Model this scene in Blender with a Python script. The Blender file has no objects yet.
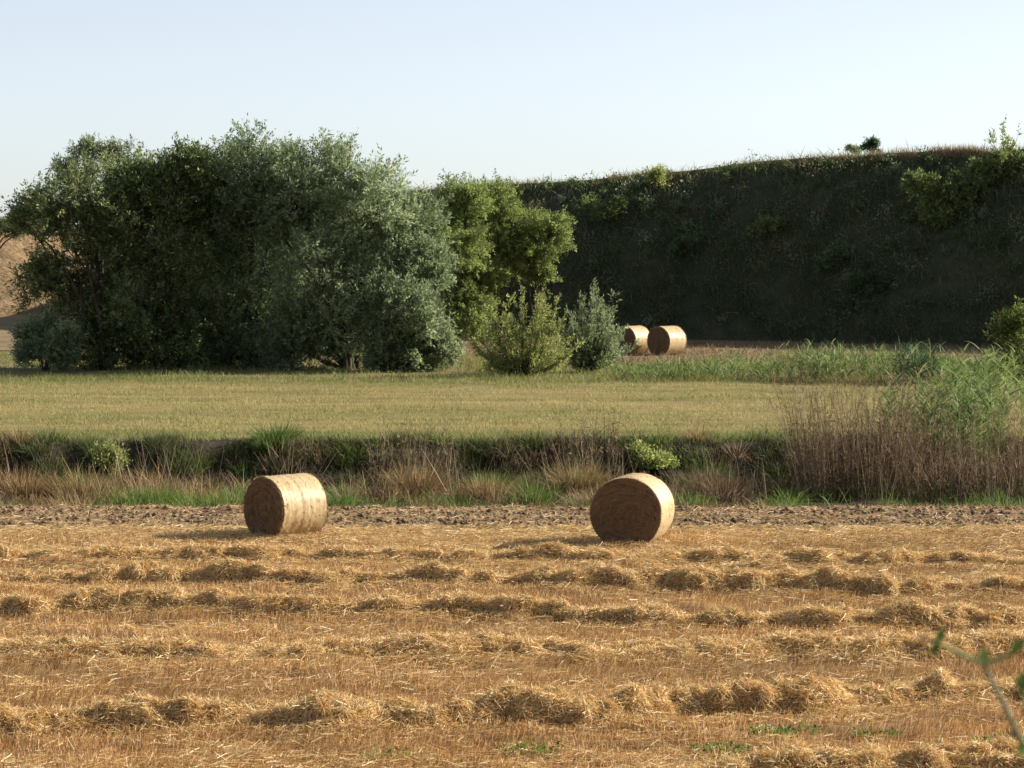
import bpy, math, random
import numpy as np
from mathutils import Vector

scene = bpy.context.scene
# ------------------------------------------------------------------ camera
FPX, CAM_H, HORIZON = 2750.0, 6.5, 218.0
PITCH = math.atan((384 - HORIZON) / FPX)
cam_data = bpy.data.cameras.new('camera')
cam_data.sensor_width = 36.0
cam_data.lens = 36.0 * FPX / 1024.0
cam_data.clip_start = 0.1
cam_data.clip_end = 6000.0
cam_data.dof.use_dof = True
cam_data.dof.focus_distance = 62.0
cam_data.dof.aperture_fstop = 5.6
cam = bpy.data.objects.new('camera', cam_data)
scene.collection.objects.link(cam)
cam.location = (0, 0, CAM_H)
cam.rotation_euler = (math.pi / 2 - PITCH, 0, 0)
scene.camera = cam

# ------------------------------------------------------------------ sky and sun
SUN_EL = math.radians(27.0)
SUN_BACK = math.radians(18.0)              # the sun stands to the right and a little behind the bank
sun_vec = Vector((math.cos(SUN_EL) * math.cos(SUN_BACK), math.cos(SUN_EL) * math.sin(SUN_BACK), math.sin(SUN_EL)))
world = bpy.data.worlds.new('World')
scene.world = world
world.use_nodes = True
wn = world.node_tree
for n in list(wn.nodes):
    wn.nodes.remove(n)
w_out = wn.nodes.new('ShaderNodeOutputWorld')
w_bg = wn.nodes.new('ShaderNodeBackground')
w_sky = wn.nodes.new('ShaderNodeTexSky')
w_sky.sky_type = 'NISHITA'
w_sky.sun_disc = False
w_sky.sun_elevation = SUN_EL
w_sky.sun_rotation = math.pi / 2 - SUN_BACK
w_sky.altitude = 100
w_sky.air_density = 0.58
w_sky.dust_density = 0.35
w_sky.ozone_density = 1.5
w_bg.inputs['Strength'].default_value = 0.088
w_hs = wn.nodes.new('ShaderNodeHueSaturation')       # hazy summer air: a paler blue
w_hs.inputs['Saturation'].default_value = 0.45
wn.links.new(w_sky.outputs[0], w_hs.inputs['Color'])
wn.links.new(w_hs.outputs[0], w_bg.inputs[0])
wn.links.new(w_bg.outputs[0], w_out.inputs[0])

sun_data = bpy.data.lights.new('sun', 'SUN')
sun_data.energy = 5.0
sun_data.angle = math.radians(0.53)
sun_data.color = (1.0, 0.90, 0.74)
sun = bpy.data.objects.new('sun', sun_data)
scene.collection.objects.link(sun)
sun.rotation_euler = (-sun_vec).to_track_quat('-Z', 'Y').to_euler()
sun.location = (60, 20, 60)

scene.view_settings.view_transform = 'Standard'
scene.view_settings.look = 'None'
scene.view_settings.gamma = 1.0
scene.view_settings.exposure = 0.85

# ------------------------------------------------------------------ helpers
COL = scene.collection
CP, SP = math.cos(PITCH), math.sin(PITCH)


def ray(px, py):
    u, v = (px - 512.0) / FPX, (384.0 - py) / FPX
    return np.array((u, CP + v * SP, -SP + v * CP))


def at(px, py, d):
    r = ray(px, py)
    r = r * (d / r[1])
    return np.array((r[0], d, CAM_H + r[2]))


def ground_d(py, z=0.0):
    r = ray(512, py)
    return (z - CAM_H) / r[2] * r[1]


def xs(px, d):
    return (px - 512.0) * d / FPX


def props(o, label=None, cat=None, group=None, kind=None):
    if label: o['label'] = label
    if cat: o['category'] = cat
    if group: o['group'] = group
    if kind: o['kind'] = kind
    return o


def empty(name, loc, label, cat, group=None):
    o = bpy.data.objects.new(name, None)
    o.empty_display_size = 0.3
    o.location = tuple(float(c) for c in loc)
    COL.objects.link(o)
    return props(o, label, cat, group)


def build(name, V, F, mat, parent=None, color=None, smooth=False, origin=None):
    """V (n,3), F (m,k) with one polygon size; verts given in world space."""
    V = np.asarray(V, dtype=np.float64)
    F = np.asarray(F, dtype=np.int32)
    if parent is not None:
        origin = np.array(parent.matrix_world.translation) if False else np.array(parent.location)
    if origin is None:
        origin = np.zeros(3)
    me = bpy.data.meshes.new(name)
    n, (m, k) = len(V), F.shape
    me.vertices.add(n)
    me.vertices.foreach_set('co', (V - origin).astype(np.float32).ravel())
    me.loops.add(m * k)
    me.loops.foreach_set('vertex_index', F.ravel())
    me.polygons.add(m)
    me.polygons.foreach_set('loop_start', np.arange(0, m * k, k, dtype=np.int32))
    me.polygons.foreach_set('loop_total', np.full(m, k, dtype=np.int32))
    if smooth:
        me.polygons.foreach_set('use_smooth', np.ones(m, dtype=bool))
    if color is not None:
        a = me.color_attributes.new('Col', 'FLOAT_COLOR', 'POINT')
        c = np.ones((n, 4), dtype=np.float32)
        c[:, :3] = color
        a.data.foreach_set('color', c.ravel())
    me.update(calc_edges=True)
    me.materials.append(mat)
    o = bpy.data.objects.new(name, me)
    if parent is None:
        o.location = tuple(float(c) for c in origin)
    COL.objects.link(o)
    if parent is not None:
        o.parent = parent
    return o


def unit(v):
    return v / np.maximum(np.linalg.norm(v, axis=-1, keepdims=True), 1e-9)


class Noise:
    def __init__(self, seed, n=256):
        self.g = np.random.default_rng(seed).random((n, n))
        self.n = n

    def one(self, x, y):
        x, y = np.broadcast_arrays(np.asarray(x, float), np.asarray(y, float))
        xi, yi = np.floor(x).astype(int), np.floor(y).astype(int)
        fx, fy = x - xi, y - yi
        fx, fy = fx * fx * (3 - 2 * fx), fy * fy * (3 - 2 * fy)
        n, g = self.n, self.g
        a, b = g[xi % n, yi % n], g[(xi + 1) % n, yi % n]
        c, d = g[xi % n, (yi + 1) % n], g[(xi + 1) % n, (yi + 1) % n]
        return (a * (1 - fx) + b * fx) * (1 - fy) + (c * (1 - fx) + d * fx) * fy

    def __call__(self, x, y=0.0, octaves=3):
        """about -1..1"""
        s, a, t = 0.0, 1.0, 0.0
        x, y = np.asarray(x, float), np.asarray(y, float)
        for i in range(octaves):
            s = s + a * (self.one(x * 2 ** i + 17.3 * i, y * 2 ** i + 9.1 * i) * 2 - 1)
            t += a
            a *= 0.5
        return s / t * 1.5


N1, N2, N3 = Noise(1), Noise(2), Noise(3)


def sstep(a, b, x):
    t = np.clip((np.asarray(x, float) - a) / (b - a), 0, 1)
    return t * t * (3 - 2 * t)


def mixcol(rng, n, cols, weights=None, jitter=0.18):
    cols = np.array(cols)
    i = rng.choice(len(cols), n, p=None if weights is None else np.array(weights) / np.sum(weights))
    return cols[i] * (1 + jitter * rng.uniform(-1, 1, (n, 1))) * (1 + 0.06 * rng.uniform(-1, 1, (n, 3)))


def blades(rng, B, D, L, W, droop=0.3, segs=2, side=None):
    """thin tapering blades: B base points, D unit directions, L lengths, W widths, droop pulls the tip down.
    returns V, F(quads) with 2*(segs+1) verts each."""
    n = len(B)
    D = unit(D)
    if side is None:
        side = rng.normal(size=(n, 3))
        side[:, 1] *= 0.5
    S = unit(np.cross(D, side))
    L, W = np.broadcast_to(L, n)[:, None], np.broadcast_to(W, n)[:, None]
    dr = np.broadcast_to(droop, n)[:, None]
    rows = []
    for k in range(segs + 1):
        t = k / segs
        c = B + D * L * t
        c = c + np.array((0, 0, -1.0)) * (dr * L * t * t)
        w = W * (1 - 0.85 * t ** 1.5) * 0.5
        rows += [c - S * w, c + S * w]
    V = np.stack(rows, 1)
    m = 2 * (segs + 1)
    base = (np.arange(n) * m)[:, None, None]
    q = np.array([[2 * k, 2 * k + 1, 2 * k + 3, 2 * k + 2] for k in range(segs)])[None]
    return V.reshape(-1, 3), (base + q).reshape(-1, 4), m


def strands(rng, C, D, L, W, bow=0.1, segs=2):
    """straws of even width centred on C"""
    n = len(C)
    D = unit(D)
    S = unit(np.cross(D, rng.normal(size=(n, 3))))
    Bv = unit(np.cross(D, S)) * (bow * rng.uniform(-1, 1, (n, 1)))
    L, W = np.broadcast_to(L, n)[:, None], np.broadcast_to(W, n)[:, None]
    rows = []
    for k in range(segs + 1):
        t = 2 * k / segs - 1
        c = C + D * L * t * 0.5 + Bv * L * (1 - t * t)
        rows += [c - S * W * 0.5, c + S * W * 0.5]
    V = np.stack(rows, 1)
    m = 2 * (segs + 1)
    base = (np.arange(n) * m)[:, None, None]
    q = np.array([[2 * k, 2 * k + 1, 2 * k + 3, 2 * k + 2] for k in range(segs)])[None]
    return V.reshape(-1, 3), (base + q).reshape(-1, 4), m


def leaves(rng, P, D, L, W):
    n = len(P)
    D = unit(D)
    side = rng.normal(size=(n, 3))
    S = unit(np.cross(D, side))
    L, W = np.broadcast_to(L, n)[:, None], np.broadcast_to(W, n)[:, None]
    up = unit(np.cross(D, S)) * W * 0.18
    V = np.stack([P, P + D * L * 0.45 + S * W * 0.5 + up, P + D * L, P + D * L * 0.45 - S * W * 0.5 + up], 1)
    F = np.arange(n * 4).reshape(-1, 4)
    return V.reshape(-1, 3), F, 4


class Soup:
    def __init__(self):
        self.V, self.F, self.C, self.n = [], [], [], 0

    def add(self, vfm, col):
        V, F, m = vfm
        self.V.append(V); self.F.append(F + self.n); self.n += len(V)
        self.C.append(np.repeat(col, m, axis=0))

    def build(self, name, mat, parent=None, origin=None):
        return build(name, np.concatenate(self.V), np.concatenate(self.F), mat, parent, np.concatenate(self.C), origin=origin)


def tube(path, radii, sides=6):
    """tapered limb along a path -> V, F(quads)"""
    P = np.asarray(path, float)
    T = unit(np.gradient(P, axis=0))
    ref = np.array((0.13, 0.97, 0.21))
    A = unit(np.cross(T, ref)); Bv = np.cross(T, A)
    a = np.arange(sides) * 2 * math.pi / sides
    r = np.asarray(radii, float)[:, None, None]
    V = P[:, None] + r * (A[:, None] * np.cos(a)[None, :, None] + Bv[:, None] * np.sin(a)[None, :, None])
    F = []
    for i in range(len(P) - 1):
        for j in range(sides):
            k = (j + 1) % sides
            F.append((i * sides + j, i * sides + k, (i + 1) * sides + k, (i + 1) * sides + j))
    return V.reshape(-1, 3), np.array(F)


def bez(a, b, c, n=6):
    t = np.linspace(0, 1, n)[:, None]
    return (1 - t) ** 2 * a + 2 * t * (1 - t) * b + t * t * c


# ------------------------------------------------------------------ materials
def new_mat(name):
    m = bpy.data.materials.new(name)
    m.use_nodes = True
    nt = m.node_tree
    for n in list(nt.nodes):
        nt.nodes.remove(n)
    return m, nt, nt.nodes.new('ShaderNodeOutputMaterial')


def blade_mat(name, transl=0.35, rough=0.6, spec=0.3):
    m, nt, out = new_mat(name)
    at_ = nt.nodes.new('ShaderNodeAttribute'); at_.attribute_name = 'Col'
    p = nt.nodes.new('ShaderNodeBsdfPrincipled')
    p.inputs['Roughness'].default_value = rough
    p.inputs['Specular IOR Level'].default_value = spec
    nt.links.new(at_.outputs['Color'], p.inputs['Base Color'])
    t = nt.nodes.new('ShaderNodeBsdfTranslucent')
    hs = nt.nodes.new('ShaderNodeHueSaturation')
    hs.inputs['Saturation'].default_value = 1.05
    hs.inputs['Value'].default_value = 1.3
    nt.links.new(at_.outputs['Color'], hs.inputs['Color'])
    nt.links.new(hs.outputs[0], t.inputs['Color'])
    mx = nt.nodes.new('ShaderNodeMixShader'); mx.inputs[0].default_value = transl
    nt.links.new(p.outputs[0], mx.inputs[1]); nt.links.new(t.outputs[0], mx.inputs[2])
    nt.links.new(mx.outputs[0], out.inputs[0])
    return m


def noise_mat(name, cols, scale=3.0, detail=8.0, bump=0.5, bump_scale=30.0, rough=0.9, stretch=(1, 1, 1), bdist=0.03):
    """ramp of base colours over world-space noise"""
    m, nt, out = new_mat(name)
    geo = nt.nodes.new('ShaderNodeNewGeometry')
    mp = nt.nodes.new('ShaderNodeMapping'); mp.inputs['Scale'].default_value = stretch
    nt.links.new(geo.outputs['Position'], mp.inputs['Vector'])
    nz = nt.nodes.new('ShaderNodeTexNoise')
    nz.inputs['Scale'].default_value = scale; nz.inputs['Detail'].default_value = detail; nz.inputs['Roughness'].default_value = 0.65
    nt.links.new(mp.outputs[0], nz.inputs['Vector'])
    rp = nt.nodes.new('ShaderNodeValToRGB')
    el = rp.color_ramp.elements
    pos = np.linspace(0.32, 0.68, len(cols))
    el[0].position, el[0].color = pos[0], (*cols[0], 1)
    el[1].position, el[1].color = pos[-1], (*cols[-1], 1)
    for p_, c_ in list(zip(pos, cols))[1:-1]:
        e = el.new(p_); e.color = (*c_, 1)
    nt.links.new(nz.outputs['Fac'], rp.inputs[0])
    p = nt.nodes.new('ShaderNodeBsdfPrincipled')
    p.inputs['Roughness'].default_value = rough
    p.inputs['Specular IOR Level'].default_value = 0.2
    nt.links.new(rp.outputs[0], p.inputs['Base Color'])
    nb = nt.nodes.new('ShaderNodeTexNoise'); nb.inputs['Scale'].default_value = bump_scale; nb.inputs['Detail'].default_value = 6
    nt.links.new(mp.outputs[0], nb.inputs['Vector'])
    b = nt.nodes.new('ShaderNodeBump'); b.inputs['Strength'].default_value = bump; b.inputs['Distance'].default_value = bdist
    nt.links.new(nb.outputs['Fac'], b.inputs['Height'])
    nt.links.new(b.outputs[0], p.inputs['Normal'])
    nt.links.new(p.outputs[0], out.inputs[0])
    return m


M_LEAF = blade_mat('foliage', 0.5, 0.5, 0.35)
M_GRASS = blade_mat('grass_blades', 0.35, 0.6, 0.25)
M_STRAW = blade_mat('straw_strands', 0.22, 0.5, 0.4)
M_DRY = blade_mat('dry_stalks', 0.12, 0.8, 0.15)
M_BARK = noise_mat('bark', [(0.035, 0.03, 0.022), (0.07, 0.056, 0.042), (0.12, 0.10, 0.078)], 6, 6, 0.8, 25, 0.9, (1, 1, 0.25))
M_FIELD = noise_mat('stubble_soil', [(0.13, 0.08, 0.04), (0.22, 0.135, 0.06), (0.32, 0.20, 0.085)], 1.2, 10, 0.7, 22, 0.95, (0.6, 1.3, 1))
M_PLOUGH = noise_mat('ploughed_soil', [(0.12, 0.08, 0.05), (0.22, 0.155, 0.095), (0.33, 0.235, 0.14)], 4, 8, 0.8, 18, 0.95)
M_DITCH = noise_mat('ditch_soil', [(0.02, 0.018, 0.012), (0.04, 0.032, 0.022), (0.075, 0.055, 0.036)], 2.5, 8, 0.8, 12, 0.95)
M_MEADOW = noise_mat('meadow_soil', [(0.14, 0.12, 0.05), (0.22, 0.18, 0.07), (0.28, 0.21, 0.09)], 0.7, 10, 0.6, 14, 0.95, (0.5, 1.2, 1))
M_FAR = noise_mat('far_soil', [(0.13, 0.10, 0.055), (0.21, 0.155, 0.085), (0.29, 0.21, 0.12)], 0.5, 10, 0.6, 6, 0.95)
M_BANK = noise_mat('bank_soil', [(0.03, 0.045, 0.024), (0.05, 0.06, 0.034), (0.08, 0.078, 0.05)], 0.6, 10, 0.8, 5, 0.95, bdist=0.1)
M_HILL = noise_mat('hill_soil', [(0.12, 0.085, 0.045), (0.22, 0.15, 0.08), (0.34, 0.235, 0.13)], 0.5, 10, 1.0, 2.5, 0.95, bdist=0.3)
M_MOUND = noise_mat('packed_straw_shade', [(0.13, 0.08, 0.035), (0.24, 0.15, 0.065), (0.38, 0.25, 0.11)], 5, 10, 0.9, 40, 0.8, (0.6, 1.3, 1))  # shade in the gaps between strands is put into this darker brown

# ------------------------------------------------------------------ terrain
D_PL, D_LIP, D_TOP, D_MEAD = 56.8, 61.2, 75.0, 105.0


def bank_top(x):
    return 73.5 + 0.6 * N1(np.asarray(x) * 0.22, 3.3, 3) + 0.45 * N2(np.asarray(x) * 0.9, 1.3, 2)


def near_lip(x):
    return 61.7 + 0.25 * N1(np.asarray(x) * 0.5, 8.3, 3)


def gz(x, y):
    x, y = np.broadcast_arrays(np.asarray(x, float), np.asarray(y, float))
    z = 4.7 * (1 - sstep(2.0, 27.0, y))
    z = z + (0.03 * N2(x * 0.6, y * 0.9, 2) + 0.055 * N3(x * 1.3, y * 2.0, 2)) * sstep(27, 30, y) * (1 - sstep(53, 56, y)) * (np.abs(x) < 60)
    lip, top = near_lip(x), bank_top(x)
    down = sstep(lip, lip + 1.6, y)
    up = sstep(top - 2.3, top, y)
    dn = -0.5 + 0.12 * N1(x * 0.8, y * 0.8, 3)
    dz = dn * down
    z = np.where((y > D_LIP) & (y < D_TOP), dz * (1 - up) + 0.5 * up, z)
    far = 0.5 - 0.2 * sstep(75, 105, y) - 0.3 * sstep(105, 132, y)
    z = np.where(y >= D_TOP, far + 0.04 * N3(x * 0.3, y * 0.3, 3) * (np.abs(x) < 80) * (y < 140), z)
    return z


def strip_sheet(name, mat, y0, y1, dy, dx, xin, extra=None):
    xsx = np.concatenate([[-2500, -900, -300, -120, -60], np.arange(-xin, xin + 1e-6, dx), [60, 120, 300, 900, 2500]])
    ysy = np.linspace(y0, y1, max(2, int(round((y1 - y0) / dy)) + 1)) if np.isscalar(dy) else np.asarray(dy)
    X, Y = np.meshgrid(xsx, ysy)
    Z = gz(X, Y)
    if extra is not None:
        Z = Z + extra(X, Y)
    nx, ny = len(xsx), len(ysy)
    i = np.arange((ny - 1) * (nx - 1)); r, c = i // (nx - 1), i % (nx - 1)
    a = r * nx + c
    F = np.stack([a, a + 1, a + nx + 1, a + nx], 1)
    o = build(name, np.stack([X.ravel(), Y.ravel(), Z.ravel()], 1), F, mat, smooth=True)
    return props(o, kind='structure')


props(strip_sheet('camera_hillside', M_MEADOW, -200, 27, np.array([-200, -60, -20, -5, 0, 2, 4, 6, 8, 10, 12, 14, 16, 18, 20, 22, 24, 27.0]), 2.0, 24),
      'grassy slope the photograph was taken from')
props(strip_sheet('stubble_field', M_FIELD, 27, D_PL, 0.13, 0.13, 13), 'harvested golden stubble field filling the foreground')


def clod_h(X, Y):
    e = np.minimum(sstep(D_PL, D_PL + 0.4, Y), 1 - sstep(D_LIP - 0.4, D_LIP, Y)) * (np.abs(X) < 59)
    return e * (0.05 + 0.07 * N1(X * 2.2, Y * 2.2, 4))


props(strip_sheet('ploughed_strip', M_PLOUGH, D_PL, D_LIP, 0.09, 0.09, 15, clod_h), 'narrow strip of bare cloddy soil along the ditch')
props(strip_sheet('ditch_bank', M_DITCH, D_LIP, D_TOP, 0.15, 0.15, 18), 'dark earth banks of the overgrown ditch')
props(strip_sheet('meadow', M_MEADOW, D_TOP, D_MEAD, 0.6, 0.6, 26), 'mown yellow green meadow beyond the ditch')
props(strip_sheet('far_ground', M_FAR, D_MEAD, 3000, np.concatenate([np.arange(105, 140, 1.0), [145, 155, 170, 200, 260, 400, 800, 3000]]), 1.5, 45),
      'bare brown ground at the foot of the embankment')

# ---- embankment: a path of foot points, a steep face, a plateau behind it
bp = np.array([(150, 96), (95, 112), (60, 124), (40, 131), (26, 138), (12, 146), (-1, 152), (-14, 157), (-22, 161), (-26, 167), (-28, 178), (-27, 200)], float)
bh = np.array([10.6, 10.4, 10.3, 10.3, 10.35, 9.9, 8.55, 8.0, 7.6, 7.4, 7.2, 7.0])
seg = np.concatenate([[0], np.cumsum(np.linalg.norm(np.diff(bp, axis=0), axis=1))])
S_END = seg[-1]


def smooth_path(s):
    out = 0
    for off in (-4, -2, 0, 2, 4):
        q = np.clip(s + off, 0, S_END)
        out = out + np.stack([np.interp(q, seg, bp[:, 0]), np.interp(q, seg, bp[:, 1]), np.interp(q, seg, bh)], -1)
    return out / 5


def bank_point(s, t):
    """s along the foot, t: 0 foot .. 1 crest .. beyond 1 plateau"""
    s, t = np.broadcast_arrays(np.asarray(s, float), np.asarray(t, float))
    p = smooth_path(s); q = smooth_path(s + 0.5); r = smooth_path(s - 0.5)
    tan = unit((q - r)[..., :2] * 1.0)
    nrm = np.stack([tan[..., 1], -tan[..., 0]], -1)      # into the bank
    nrm = np.where((nrm[..., 1:2] < 0) & (s[..., None] < S_END * 0.7), -nrm, nrm)
    tt = np.clip(t, 0, 1)
    prof = tt ** 0.9
    run = 7.2 * tt - 0.9 * np.sin(tt * math.pi) + 60 * np.clip(t - 1, 0, None)
    z = p[..., 2] * (prof - 0.04 * np.clip(tt - 0.85, 0, 1)) + 0.5 * np.clip(t - 1, 0, 0.5)
    n = N1(s * 0.16, t * 1.6, 4) * np.sin(np.clip(tt, 0, 1) * math.pi * 0.9) * 0.7
    z = z + N2(s * 0.25, 5.5, 3) * 0.13 * tt
    xy = p[..., :2] + nrm * (run + n)[..., None]
    return np.stack([xy[..., 0], xy[..., 1], z - 0.05], -1)


ss = np.arange(0, S_END, 0.7)
ts = np.concatenate([np.linspace(0, 1, 26), [1.02, 1.06, 1.15, 1.3, 1.6, 2.2]])
Sg, Tg = np.meshgrid(ss, ts, indexing='ij')
BV = bank_point(Sg, Tg)
nt_ = len(ts)
i = np.arange((len(ss) - 1) * (nt_ - 1)); r_, c_ = i // (nt_ - 1), i % (nt_ - 1)
a_ = r_ * nt_ + c_
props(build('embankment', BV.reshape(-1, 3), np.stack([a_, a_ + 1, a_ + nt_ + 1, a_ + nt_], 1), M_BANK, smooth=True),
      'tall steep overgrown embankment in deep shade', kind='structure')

# ---- brown hill on the far left
hx, hy = np.meshgrid(np.linspace(-130, -8, 90), np.linspace(165, 300, 90))
hr = np.sqrt(((hx + 58) / 49) ** 2 + ((hy - 212) / 38) ** 2)
hz = 7.6 * (1 - sstep(0.25, 1.0, hr)) + 0.5 * N1(hx * 0.1, hy * 0.1, 4) * (hr < 1) - 0.4
i = np.arange(89 * 89); a_ = (i // 89) * 90 + i % 89
props(build('brown_hill', np.stack([hx.ravel(), hy.ravel(), hz.ravel()], 1), np.stack([a_, a_ + 1, a_ + 91, a_ + 90], 1), M_HILL, smooth=True),
      'bare brown hill catching the sun behind the trees', kind='structure')

# ------------------------------------------------------------------ straw windrows
STRAW = [(0.66, 0.465, 0.205), (0.77, 0.59, 0.31), (0.54, 0.345, 0.13), (0.83, 0.70, 0.44), (0.36, 0.21, 0.08)]
STRAW_W = [4, 4, 2, 2.4, 1.3]
STUB = [(0.43, 0.245, 0.095), (0.54, 0.345, 0.155), (0.33, 0.175, 0.065), (0.66, 0.49, 0.28)]


class Windrow:
    def __init__(self, seed, pts, height, width, x0, x1, gap):
        self.seed, self.pts, self.h, self.w, self.x0, self.x1, self.gap = seed, np.array(pts, float), height, width, x0, x1, gap

    def centre(self, x):
        return np.interp(x, self.pts[:, 0], self.pts[:, 1]) + 0.22 * N1(np.asarray(x) * 0.5, self.seed * 3.1, 2) + 0.16 * N3(np.asarray(x) * 1.9, self.seed * 5.3, 2)

    def height(self, x, y):
        v = y - self.centre(x)
        x = np.asarray(x, float)
        lump = N2(x * 0.8 + self.seed * 11, v * 0.5 + self.seed, 2)
        bil = np.abs(N1(x * 1.25 + self.seed * 7, v * 1.5 + self.seed, 1)) ** 0.6         # rounded lumps with creases between
        bil2 = np.abs(N3(x * 3.1, y * 3.4 + self.seed, 1)) ** 0.7
        env = np.clip(0.42 + 0.22 * lump + 0.5 * bil + 0.28 * bil2 - self.gap, 0.16, 1.2)
        env = env * np.clip((x - self.x0) / 0.8, 0, 1) * np.clip((self.x1 - x) / 0.8, 0, 1)
        w = self.w * (0.85 + 0.3 * bil + 0.15 * lump)
        vv = np.where(v < 0, v * 1.25, v)
        cross = np.exp(-(vv / w) ** 4) * 0.75 + np.exp(-(vv / w) ** 2) * 0.25
        return 0.95 * self.h * env * cross * (1 + 0.25 * N3(x * 4.5, y * 4.5, 2))


def row(seed, px_py, height, width, gap=0.0):
    pts = []
    for px, py in px_py:
        d = ground_d(py); pts.append((xs(px, d), d))
    dm = np.mean([p[1] for p in pts])
    x0, x1 = xs(px_py[0][0], dm), xs(px_py[-1][0], dm)
    return Windrow(seed, pts, height, width, x0, x1, gap)


rows_ = [
    (row(5, [(-90, 730), (0, 729), (350, 726), (600, 720), (820, 709), (1000, 700), (1110, 698)], 0.30, 0.46), 'thick nearest full windrow of loose golden straw', 12),
    (row(2, [(-80, 654), (150, 656), (480, 656), (650, 655), (880, 652), (1100, 650)], 0.20, 0.5, 0.12), 'low spread-out straw windrow next behind the thick nearest one', 8),
    (row(3, [(-70, 613), (120, 612), (500, 615), (760, 628), (880, 630), (1100, 626)], 0.26, 0.36, 0.05), 'lumpy straw windrow, third from the front', 9),
    (row(4, [(-70, 585), (120, 584), (480, 587), (760, 591), (1000, 594), (1100, 595)], 0.26, 0.33, 0.0), 'long dark-lumped straw windrow, fourth from the front', 9),
    (row(9, [(-70, 560), (300, 560), (560, 561), (780, 565), (1000, 566), (1100, 567)], 0.19, 0.32, 0.12), 'farthest low straw windrow just in front of the near bales', 5),
    (row(7, [(660, 778), (850, 775), (1000, 772), (1110, 770)], 0.2, 0.36, 0.1), 'straw windrow cut off by the bottom right corner', 4),
]


def field_top(x, y):
    z = gz(x, y)
    for w, _, _ in rows_:
        z = np.maximum(z, gz(x, y) - 0.03 + w.height(x, y))
    return z


for w, lab, _ in rows_:
    rng = np.random.default_rng(100 + w.seed)
    dm = w.pts[:, 1].mean()
    xm = 0.5 * (w.x0 + w.x1)
    root = empty('straw_windrow', (xm, dm, 0), lab, 'straw windrow', 'straw windrows across the stubble field')
    gx = np.arange(w.x0, w.x1, 0.07); gv = np.arange(-1.1, 1.1001, 0.07)
    X, Vv = np.meshgrid(gx, gv)
    Y = np.interp(X, w.pts[:, 0], w.pts[:, 1]) + Vv
    Z = gz(X, Y) - 0.03 + w.height(X, Y)
    nx, ny = len(gx), len(gv)
    i = np.arange((ny - 1) * (nx - 1)); a_ = (i // (nx - 1)) * nx + i % (nx - 1)
    build('mound', np.stack([X.ravel(), Y.ravel(), Z.ravel()], 1), np.stack([a_, a_ + 1, a_ + nx + 1, a_ + nx], 1), M_MOUND, root, smooth=True)
    n = int((w.x1 - w.x0) * 3600 * (w.w / 0.5))
    x = rng.uniform(w.x0, w.x1, n); v = rng.normal(0, w.w * 0.75, n)
    y = w.centre(x) + v
    h = w.height(x, y)
    keep = rng.random(n) < 0.25 + h / (0.5 * w.h)
    x, y, h = x[keep], y[keep], h[keep]; n = len(x)
    e = 0.05
    gxh = (field_top(x + e, y) - field_top(x - e, y)) / (2 * e); gyh = (field_top(x, y + e) - field_top(x, y - e)) / (2 * e)
    ang = rng.uniform(0, 2 * math.pi, n)
    dx, dy = np.cos(ang), np.sin(ang) * 0.8
    D = np.stack([dx, dy, dx * gxh + dy * gyh + rng.normal(0.0, 0.4, n)], 1)
    P = np.stack([x, y, gz(x, y) - 0.03 + h + rng.uniform(0.0, 0.085, n)], 1)
    s = Soup()
    s.add(strands(rng, P, D, rng.uniform(0.1, 0.34, n), rng.uniform(0.005, 0.010, n), 0.14), mixcol(rng, n, STRAW, STRAW_W))
    o = s.build('loose_straw', M_STRAW, root); o['kind'] = 'stuff'

# ------------------------------------------------------------------ stubble and scattered straw
rng = np.random.default_rng(11)


def field_pts(n, y0, y1, margin=1.2, near_bias=True):
    y = y0 + (y1 - y0) * rng.random(n)
    x = rng.uniform(-1, 1, n) * (0.19 * y + margin)
    keep = rng.random(n) < (0.19 * y + margin) / (0.19 * y1 + margin)
    return x[keep], y[keep]


def windrow_h(x, y):
    return np.max([w.height(x, y) for w, _, _ in rows_], axis=0)


x, y = field_pts(330000, 31.0, 56.6)
y = np.round((y + 0.012 * x) / 0.14) * 0.14 - 0.012 * x + rng.normal(0, 0.02, len(x))
dens = 0.55 + 0.45 * N1(x * 0.22, y * 0.7, 3) + 0.25 * N2(x * 1.2, y * 1.2, 2)
keep = (windrow_h(x, y) < 0.1) & (rng.random(len(x)) < dens + 0.25 * (y < 42)) & (y < 56.0 + 0.5 * N3(x * 0.8, 0.0, 2))
x, y = x[keep], y[keep]; n = len(x)
lean = np.stack([0.25 + 0.3 * N2(x * 0.4, y * 0.4, 2) + rng.normal(0, 0.3, n), rng.normal(0, 0.3, n), np.ones(n)], 1)
s = Soup()
L = rng.uniform(0.07, 0.2, n)
s.add(strands(rng, np.stack([x, y, gz(x, y) + L * 0.4], 1), lean, L, rng.uniform(0.005, 0.009, n), 0.03, 1), mixcol(rng, n, STUB, [3, 3, 2, 1.6]) * (1 + 0.22 * N1(x * 0.25, y * 0.9, 3))[:, None])
props(s.build('stubble', M_STRAW), 'cut straw stubble standing in rows across the field', 'stubble', kind='stuff')

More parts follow.
